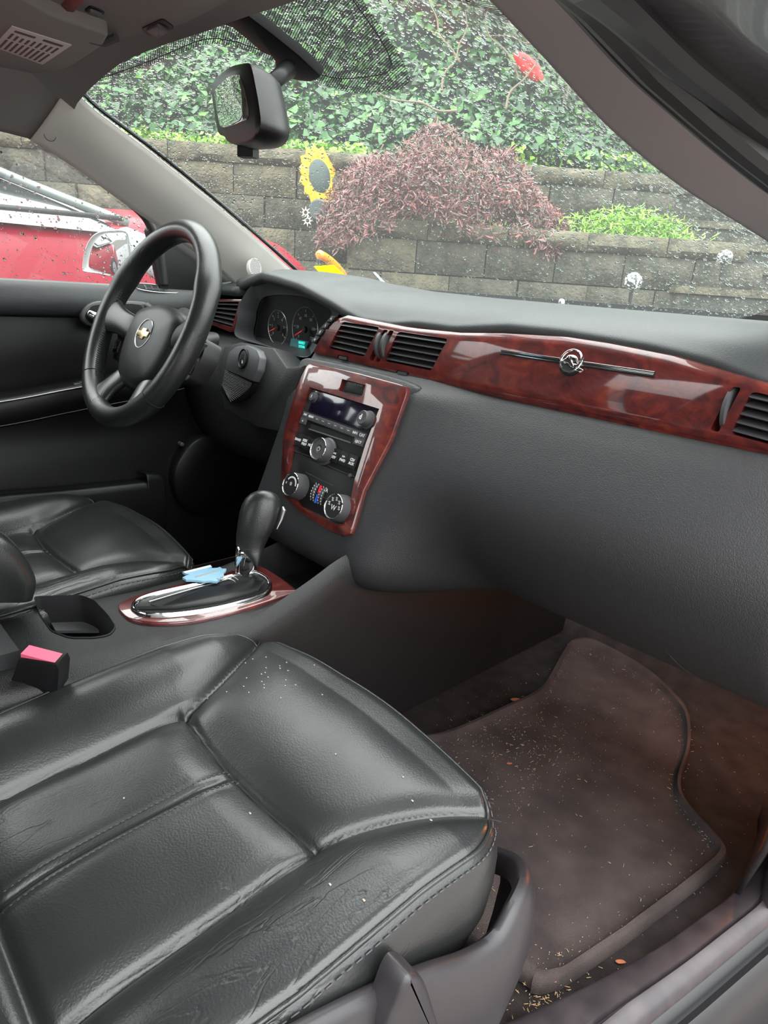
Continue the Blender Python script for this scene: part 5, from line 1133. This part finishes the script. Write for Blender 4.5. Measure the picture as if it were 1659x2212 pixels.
def wall(name, label, r0, r1, D, ztop, rows, cat='wall', cap=True):
    t = thing(name, label, cat, tuple(E((r0+r1)/2, D, GZ))); T = Matrix.Translation(-Vector(t.location))
    rot = Matrix.Rotation(YAW, 4, 'Z'); z = ztop
    mb = MB(); F_ = Frame(E(0, D+.22, 0), RV, (0, 0, 1)); mb.fbox(F_, r0, r1, GZ-.1, ztop-.03, -.12, .12); mb.build('backfill', 'soil', t)
    if cap:
        r = r0
        while r < r1:
            o = bpy.data.objects.new('cap_stone', random.choice(CM_)); sc.collection.objects.link(o); o.parent = t; o.matrix_parent_inverse = T; o.matrix_basis = Matrix.Translation(E(r+.25, D+.02+random.uniform(-.01, .01), z-.055))@rot; r += .505
        z -= .11
    for k in range(rows):
        r = r0-(.22 if k % 2 else 0)
        while r < r1:
            o = bpy.data.objects.new('wall_block', random.choice(BM_)); sc.collection.objects.link(o); o.parent = t; o.matrix_parent_inverse = T
            o.matrix_basis = Matrix.Translation(E(r+.22, D-.018*k+random.uniform(-.016, .016), z-.1))@rot@Matrix.Rotation(random.uniform(-.02, .02), 4, 'Z'); r += .443
        z -= .203
    return t
wall('retaining_wall', 'tall weathered block retaining wall topped by ivy slope', -5.2, 3.4, 5.35, 1.57, 5)
wall('lower_retaining_wall', 'lower block wall with a planted ledge below the maple', -.35, 1.95, 4.75, 1.12, 5)
wall('left_wall_foot', 'lower courses of block wall beyond the red car', -5.2, -.35, 5.15, .60, 3, cap=False)
# ledge soil
mb = MB(); F_ = Frame(E(0, 5.05, 0), RV, (0, 0, 1)); mb.fbox(F_, -.35, 1.95, GZ, 1.05, -.22, .22); o = mb.build('ledge_soil', 'soil'); tag(o, 'dark soil filling the ledge between both walls', 'soil', kind='structure')
# steps climbing at right
stp = thing('garden_steps', 'flight of rough block garden steps at the right', 'steps', tuple(E(2.3, 4.4, GZ)))
for k in range(6):
    mb = MB(); zt = .50+.15*k; D0 = 4.15+.22*k; F_ = Frame(E(0, D0, 0), RV, (0, 0, 1)); mb.plate(F_, [(1.1 if k < 2 else 1.75+.0*k, zt-.16), (3.6, zt-.16), (3.6, zt), (1.1 if k < 2 else 1.75+.0*k, zt)], -.22, .02, .015); mb.build('step', 'step', stp)
    mb = MB(); mb.fbox(F_, 1.08 if k < 2 else 1.73, 3.6, zt, zt+.045, -.22, .045); mb.build('tread', 'stone2', stp)
mb = MB(); F_ = Frame(E(0, 4.6, 0), RV, (0, 0, 1)); mb.fbox(F_, 2.0, 3.6, GZ-.1, .36, -.2, .40); mb.fbox(F_, 1.1, 2.0, GZ-.1, .36, .2, .40); mb.build('stair_base', 'step', stp)
for i, (px, py, lab) in enumerate(((1368, 608, 'round crackled glass garden light on the lowest step'), (1566, 556, 'round crackled glass garden light on a higher step'))):
    k = (4.12, 4.42)[i]; d = ray(px, py); q = CAM+d*(k/d.dot(DV)); mb = MB(); F_ = Frame(q, (1, 0, 0), (0, 1, 0)); R_ = .05 if i == 0 else .045
    mb.cyl(F_, 0, 0, [(R_*math.sin(t), max(.001, R_*math.cos(t))) for t in [-1.5+.3*j for j in range(11)]], 18); g_ = thing('garden_light', lab, 'garden light', tuple(q), 'glass globe lights on the steps'); mb.build('globe', mat('crackle_glass', (.7, .75, .78), .12, col2=(.05, .06, .06), vscale=60, det=2, lo=.45, hi=.55), g_)
    mb = MB(); mb.cyl(F_, 0, 0, [(-R_-.09, .008), (-R_*.8, .012)], 10); mb.build('stake', 'rubber', g_)
# ivy slope
def slope(r, s): # s 0..1 upward
    return E(r, 5.55+3.8*s, 1.50+4.6*s+.18*noise.noise(Vector((r*.8, s*5, 0)))+.10*math.sin(r*1.3))
o = grid('slope', [[slope(-7+13*i/50, j/24) for i in range(51)] for j in range(25)], 'soil', None, .05, 180); tag(o, 'steep earth bank hidden under ivy above the wall', 'slope', kind='structure')
def leaves(n, pf, size, name, m, up=.5, parent=None, shape=5):
    vs = []; fs = []
    for _ in range(n):
        p, nn = pf(); s = size*random.uniform(.6, 1.3)
        nn = (nn+Vector((random.gauss(0, up), random.gauss(0, up), random.gauss(0, up)))).normalized(); a = nn.orthogonal().normalized(); a = (Matrix.Rotation(random.random()*6.3, 3, nn)@a); b = nn.cross(a); k = len(vs)
        if shape == 5: vs += [p-a*s*.2, p+b*s*.55+a*s*.1, p+a*s*1.0+nn*s*-.1, p-b*s*.55+a*s*.1]; fs += [(k, k+1, k+2, k+3)]
        else: vs += [p, p+a*s+b*s*.12, p+a*s*1.1-b*s*.0-nn*s*.1, p+a*s*.5-b*s*.13]; fs += [(k, k+1, k+2, k+3)]
    me = bpy.data.meshes.new(name); me.from_pydata([tuple(v) for v in vs], [], fs); o = link(name, me, m, parent, 180); return o
sn = (-DV+Vector((0, 0, .9))).normalized()
def ivp():
    r = random.uniform(-5.5, 4.2); s = random.random()**1.3; p = slope(r, s); cl = noise.noise(p*1.6); p = p+sn*(.06+.16*max(0, cl)+random.uniform(0, .08)); return p, (sn+Vector((0, 0, .3)))
o = leaves(46000, ivp, .060, 'ivy_cover', 'ivy', .55); tag(o, 'dense green ivy covering the bank above the wall', 'ivy', kind='stuff')
def fringe(r0, r1, z, D, n, h, name, lab, sz=.035, dz=0):
    def f():
        r = random.uniform(r0, r1); return E(r, D+random.uniform(-.08, .2), z+random.random()**1.5*h+dz*(r-r0)), Vector((0, 0, 1))-DV*.5
    o = leaves(n, f, sz, name, 'lime', .7); tag(o, lab, 'plant', kind='stuff')
fringe(-2.2, -.30, 1.55, 5.40, 2600, .10, 'creeping_sedum', 'bright lime groundcover edging the wall top at left')
fringe(.70, 2.0, 1.58, 5.50, 700, .16, 'lime_sprigs', 'lime green sprigs along the wall top at right', .04)
def fern():
    r = random.gauss(1.50, .22); r = min(max(r, .98), 2.05); hh = .20*(1-((r-1.45)/.62)**2); return E(r, 4.80+random.uniform(-.12, .25), 1.09+random.random()*max(.02, hh)-.06*max(0, r-1.7)), Vector((0, 0, 1))-DV*.6
o = leaves(2600, fern, .045, 'fern_foliage', 'lime', .8, shape=3); tag(o, 'feathery lime green fern spilling over the lower ledge', 'fern', kind='stuff')
def mfern():
    r = random.gauss(.55, .3); return E(r, 4.72+random.uniform(-.05, .2), 1.07+random.random()*.09), Vector((0, 0, 1))-DV*.6
o = leaves(260, mfern, .04, 'ledge_sprigs', 'lime', .8, shape=3); tag(o, 'scattered lime sprigs under the red maple', 'plant', kind='stuff')
# japanese maple
jm = thing('japanese_maple', 'weeping laceleaf maple with dusky red foliage before the wall', 'shrub', tuple(E(.27, 4.95, 1.0)))
mc = (.27, 4.85)
def mapl():
    while True:
        x, y, z = random.uniform(-1, 1), random.uniform(-1, 1), random.random()
        d = x*x+y*y+z*z
        if d < 1 and noise.noise(Vector((x*2.6, y*2.6, z*3.2+5)))+.35*noise.noise(Vector((x*8, y*8, z*8))) > -.10: break
    k = (1/max(d, .04)**.5) if random.random() < .75 else 1; k = lerp(1, k, .8); x, y, z = x*k, y*k, z*k
    r = x*.84; Z = 1.08+z*.55*(1-.15*x)-.12*x*x+.13*noise.noise(Vector((x*2.5, y*2.5, z*2))); D = mc[1]+y*.45
    pp = E(mc[0]+r, D, Z)+Vector((0, 0, .05*noise.noise(Vector((x*7, y*7, 1))))); return pp, (RV*x*.6-DV*.5+Vector((0, 0, .5)))
o = leaves(17000, mapl, .042, 'foliage', 'maple', .6, parent=jm, shape=3); o['kind'] = 'stuff'
rg = random.Random(3)
for k in range(14):
    a = rg.uniform(-1, 1); b = rg.uniform(-.6, .6); P0 = E(mc[0], mc[1], 1.0); P1 = E(mc[0]+a*.35, mc[1]+b*.2, 1.40+rg.uniform(-.05, .1)); P2 = E(mc[0]+a*.75, mc[1]+b*.4, 1.22+rg.uniform(-.1, .15))
    mb = MB(); mb.tube(smooth([P0, P0.lerp(P1, .6)+Vector((0, 0, .05)), P1, P2], 5), [.018-.001*i for i in range(16)], 6); mb.build('branch', 'bark', jm, 180)
# bare vine stems on the bank
for i in range(9):
    r = .55+rg.uniform(-.6, .7); s = rg.uniform(.03, .16); q = slope(r, s)+sn*.22; pts = [q]
    an = rg.uniform(0, 3.14)
    for k in range(5): an += rg.uniform(-.6, .6); q = q+RV*math.cos(an)*.13+Vector((0, 0, 1))*math.sin(an)*.12+DV*.06*math.sin(an)+sn*.005; pts.append(q)
    P = smooth(pts, 4); mb = MB(); mb.tube(P, [.010*(1-.7*k/len(P)) for k in range(len(P))], 5); tag(mb.build('vine_stem', 'bark', None, 180), 'bare twisting brown vine stem over the ivy bank', 'vine', 'bare vine stems on the bank')
# red ornament
d = ray(1143, 148); q = CAM+d*(5.75/d.dot(DV)); F_ = Frame(q, RV*.9+Vector((0, 0, -.35)), Vector((0, 0, 1))); mb = MB()
mb.loft([[F_.p(x*k, y*k, w_) for x, y in sub2([(-.15, .035), (-.10, .07), (0, .065), (.09, .03), (.15, -.045), (.10, -.06), (0, -.055), (-.09, -.02)], 3)] for k, w_ in ((.4, -.05), (.9, -.03), (1, 0), (.85, .03), (.4, .045), (.05, .03))]); ro_ = thing('red_garden_ornament', 'bright red oval garden ornament hanging amid the ivy', 'ornament', tuple(q)); mb.build('ornament_body', 'redflower', ro_, 60)
mb = MB(); mb.tube([q, q+Vector((0, 0, -.5))+DV*.15], .006, 6); mb.build('ornament_stake', 'bark', ro_)
# sunflower stake
d = ray(688, 381); q = CAM+d*(5.12/d.dot(DV)); SFl = Frame(q, RV+DV*1.3, Vector((0, 0, 1))+DV*.15); sfw = thing('sunflower_stake', 'yellow metal sunflower with grey-green centre against the wall', 'garden ornament', tuple(q))
for k in range(15):
    a = 2*math.pi*k/15+.1; ca, sa = math.cos(a), math.sin(a); P = [(r_*ca-t_*sa, r_*sa+t_*ca) for r_, t_ in ((.095, -.018), (.13, -.036), (.165, -.032), (.195, 0), (.165, .032), (.13, .036), (.095, .018))]
    mb = MB(); mb.plate(SFl, P, .004*(k % 2), .008+.004*(k % 2), .002); mb.build('petal', 'petal', sfw)
mb = MB(); mb.cyl(SFl, 0, 0, [(-.01, .10), (.012, .105), (.02, .09), (.024, .03)], 28); mb.build('flower_disc', 'disc', sfw)
mb = MB(); mb.tube([SFl.p(0, -.08, -.012), SFl.p(0, -.35, -.012), SFl.p(0, -1.6, -.012)], .012, 8); mb.build('stem', 'disc', sfw)
q2 = E(-.58, 5.0, 1.17)
F_ = Frame(q2, RV, (0, 0, 1)); mb = MB(); mb.cyl(F_, 0, 0, [(-.03, .06), (0, .072), (.03, .06)], 20); dz_ = thing('daisy_pot_ornament', 'dark round ornament with white daisies below the sunflower', 'garden ornament', tuple(q2)); mb.build('ornament_disc', 'disc', dz_)
for (a, b) in ((-.085, -.02), (.085, -.01), (-.07, -.07), (.06, -.06)):
    for k in range(8):
        t = k*math.pi/4; mb = MB(); P = [(a+.012*math.cos(t)-.007*math.sin(t), b+.012*math.sin(t)+.007*math.cos(t)), (a+.04*math.cos(t), b+.04*math.sin(t)), (a+.012*math.cos(t)+.007*math.sin(t), b+.012*math.sin(t)-.007*math.cos(t))]; mb.plate(F_, P, .02, .03, .002); mb.build('petal', 'daisy', dz_)
mb = MB(); mb.tube([F_.p(0, 0, -.02), F_.p(0, -1.3, -.02)], .008, 6); mb.build('stake', 'disc', dz_)

# ---- red car parked alongside
rc = thing('red_car', 'wet bright red car parked alongside beyond the driver window', 'car', (-2.75, 0, GZ))
CXR = -2.78
YS = [-2.7, -2.4, -1.8, -1.0, -.2, .3, .7, 1.1, 1.4, 1.65, 1.82, 1.92, 1.97]
HZ = [(-2.7, .72), (-2.0, .84), (-.5, .875), (.4, .90), (1.0, .935), (1.4, .925), (1.65, .875), (1.85, .79), (1.97, .60)]
HWd = [(-2.7, .78), (-2.0, .87), (.5, .89), (1.2, .86), (1.6, .78), (1.82, .66), (1.97, .45)]
rings = []
for y in [-2.7+.09*k for k in range(52)]:
    hw_ = lin(y, HWd); zt = lin(y, HZ); crown = .05 if y > .6 else .02
    pr_ = [(-1, .0), (-.985, .35), (-1.0, .62), (-.975, .85), (-.93, .955), (-.82, 1.0)]
    L = [Vector((CXR+hw_*a, y, lerp(GZ+.16, zt, b))) for a, b in pr_]
    Tt = [Vector((CXR+hw_*a, y, zt+crown*(1-a*a))) for a in (-.6, -.3, 0, .3, .6)]
    R = [Vector((CXR-hw_*a, y, lerp(GZ+.16, zt, b))) for a, b in pr_[::-1]]
    rings.append(L+Tt+R)
mb = MB(); mb.loft(rings); mb.build('car_body', 'redpaint', rc, 50)
gh = []
for y, zt, k in ((-2.3, .86, .86), (-1.6, 1.16, .76), (-1.0, 1.24, .70), (-.3, 1.25, .70), (.0, 1.20, .72), (.35, 1.06, .78), (.75, .89, .86)):
    gh.append([Vector((CXR-.86, y, .85)), Vector((CXR-.89*k*1.02, y, lerp(.86, zt, .75))), Vector((CXR-.89*k*.88, y, zt)), Vector((CXR, y, zt+.03*(zt > 1))), Vector((CXR+.89*k*.88, y, zt)), Vector((CXR+.89*k*1.02, y, lerp(.86, zt, .75))), Vector((CXR+.86, y, .85))])
mb = MB(); mb.loft(gh); mb.build('greenhouse_glass', 'carglass', rc, 40)
for s in (-1, 1):
    pts = [Vector((CXR+s*.80, .80, .895)), Vector((CXR+s*.715, .35, 1.03)), Vector((CXR+s*.66, .0, 1.17)), Vector((CXR+s*.62, -.35, 1.235)), Vector((CXR+s*.62, -1.0, 1.22)), Vector((CXR+s*.68, -1.6, 1.14)), Vector((CXR+s*.76, -2.3, .87))]
    mb = MB(); mb.tube(smooth(pts, 4), .018, 8); mb.build('roof_rail', 'railgrey', rc, 180)
    mb = MB(); mb.tube([Vector((CXR+s*.865, -2.2, .855)), Vector((CXR+s*.875, -.5, .885)), Vector((CXR+s*.87, .75, .905))], .010, 6); mb.build('belt_moulding', 'rubber', rc, 180)
    for y in (-1.75, 1.15):
        F_ = Frame((CXR+s*.80, y, GZ+.32), (0, 1, 0), (0, 0, 1)); mb = MB(); mb.cyl(F_, 0, 0, [(-.1*1, .32), (.1, .32), (.11, .22), (.08, .2)] if s > 0 else [(-.08, .2), (-.11, .22), (-.1, .32), (.1, .32)], 32); wl = mb.build('wheel', 'rubber', rc)
        mb = MB(); mb.cyl(F_, 0, 0, [(-.09, .2), (.09, .2), (.1, .05)], 24); mb.build('hubcap', 'silver', wl)
    mb = MB(); mb.tube([Vector((CXR+s*lerp(.845, .60, t), lerp(1.30, 1.93, t), lerp(.78, .62, t))) for t in [k/8 for k in range(9)]], [.02, .035, .045, .05, .055, .06, .06, .05, .03], 10); mb.build('headlamp', 'lens', rc, 180)
a = [on(686, 548, 'x', -1.93), on(705, 558, 'x', -1.96), on(725, 575, 'x', -2.0), on(745, 600, 'x', -2.08)]
mb = MB(); mb.tube(smooth(a, 4), [.010]+[.022]*11+[.012], 10); mb.build('amber_marker', 'amber', rc, 180)
# beads of rain on the red body are seen through the near glass only
print('tris', sum(len(o.data.polygons) for o in sc.objects if o.type == 'MESH'), 'objs', len(sc.objects))
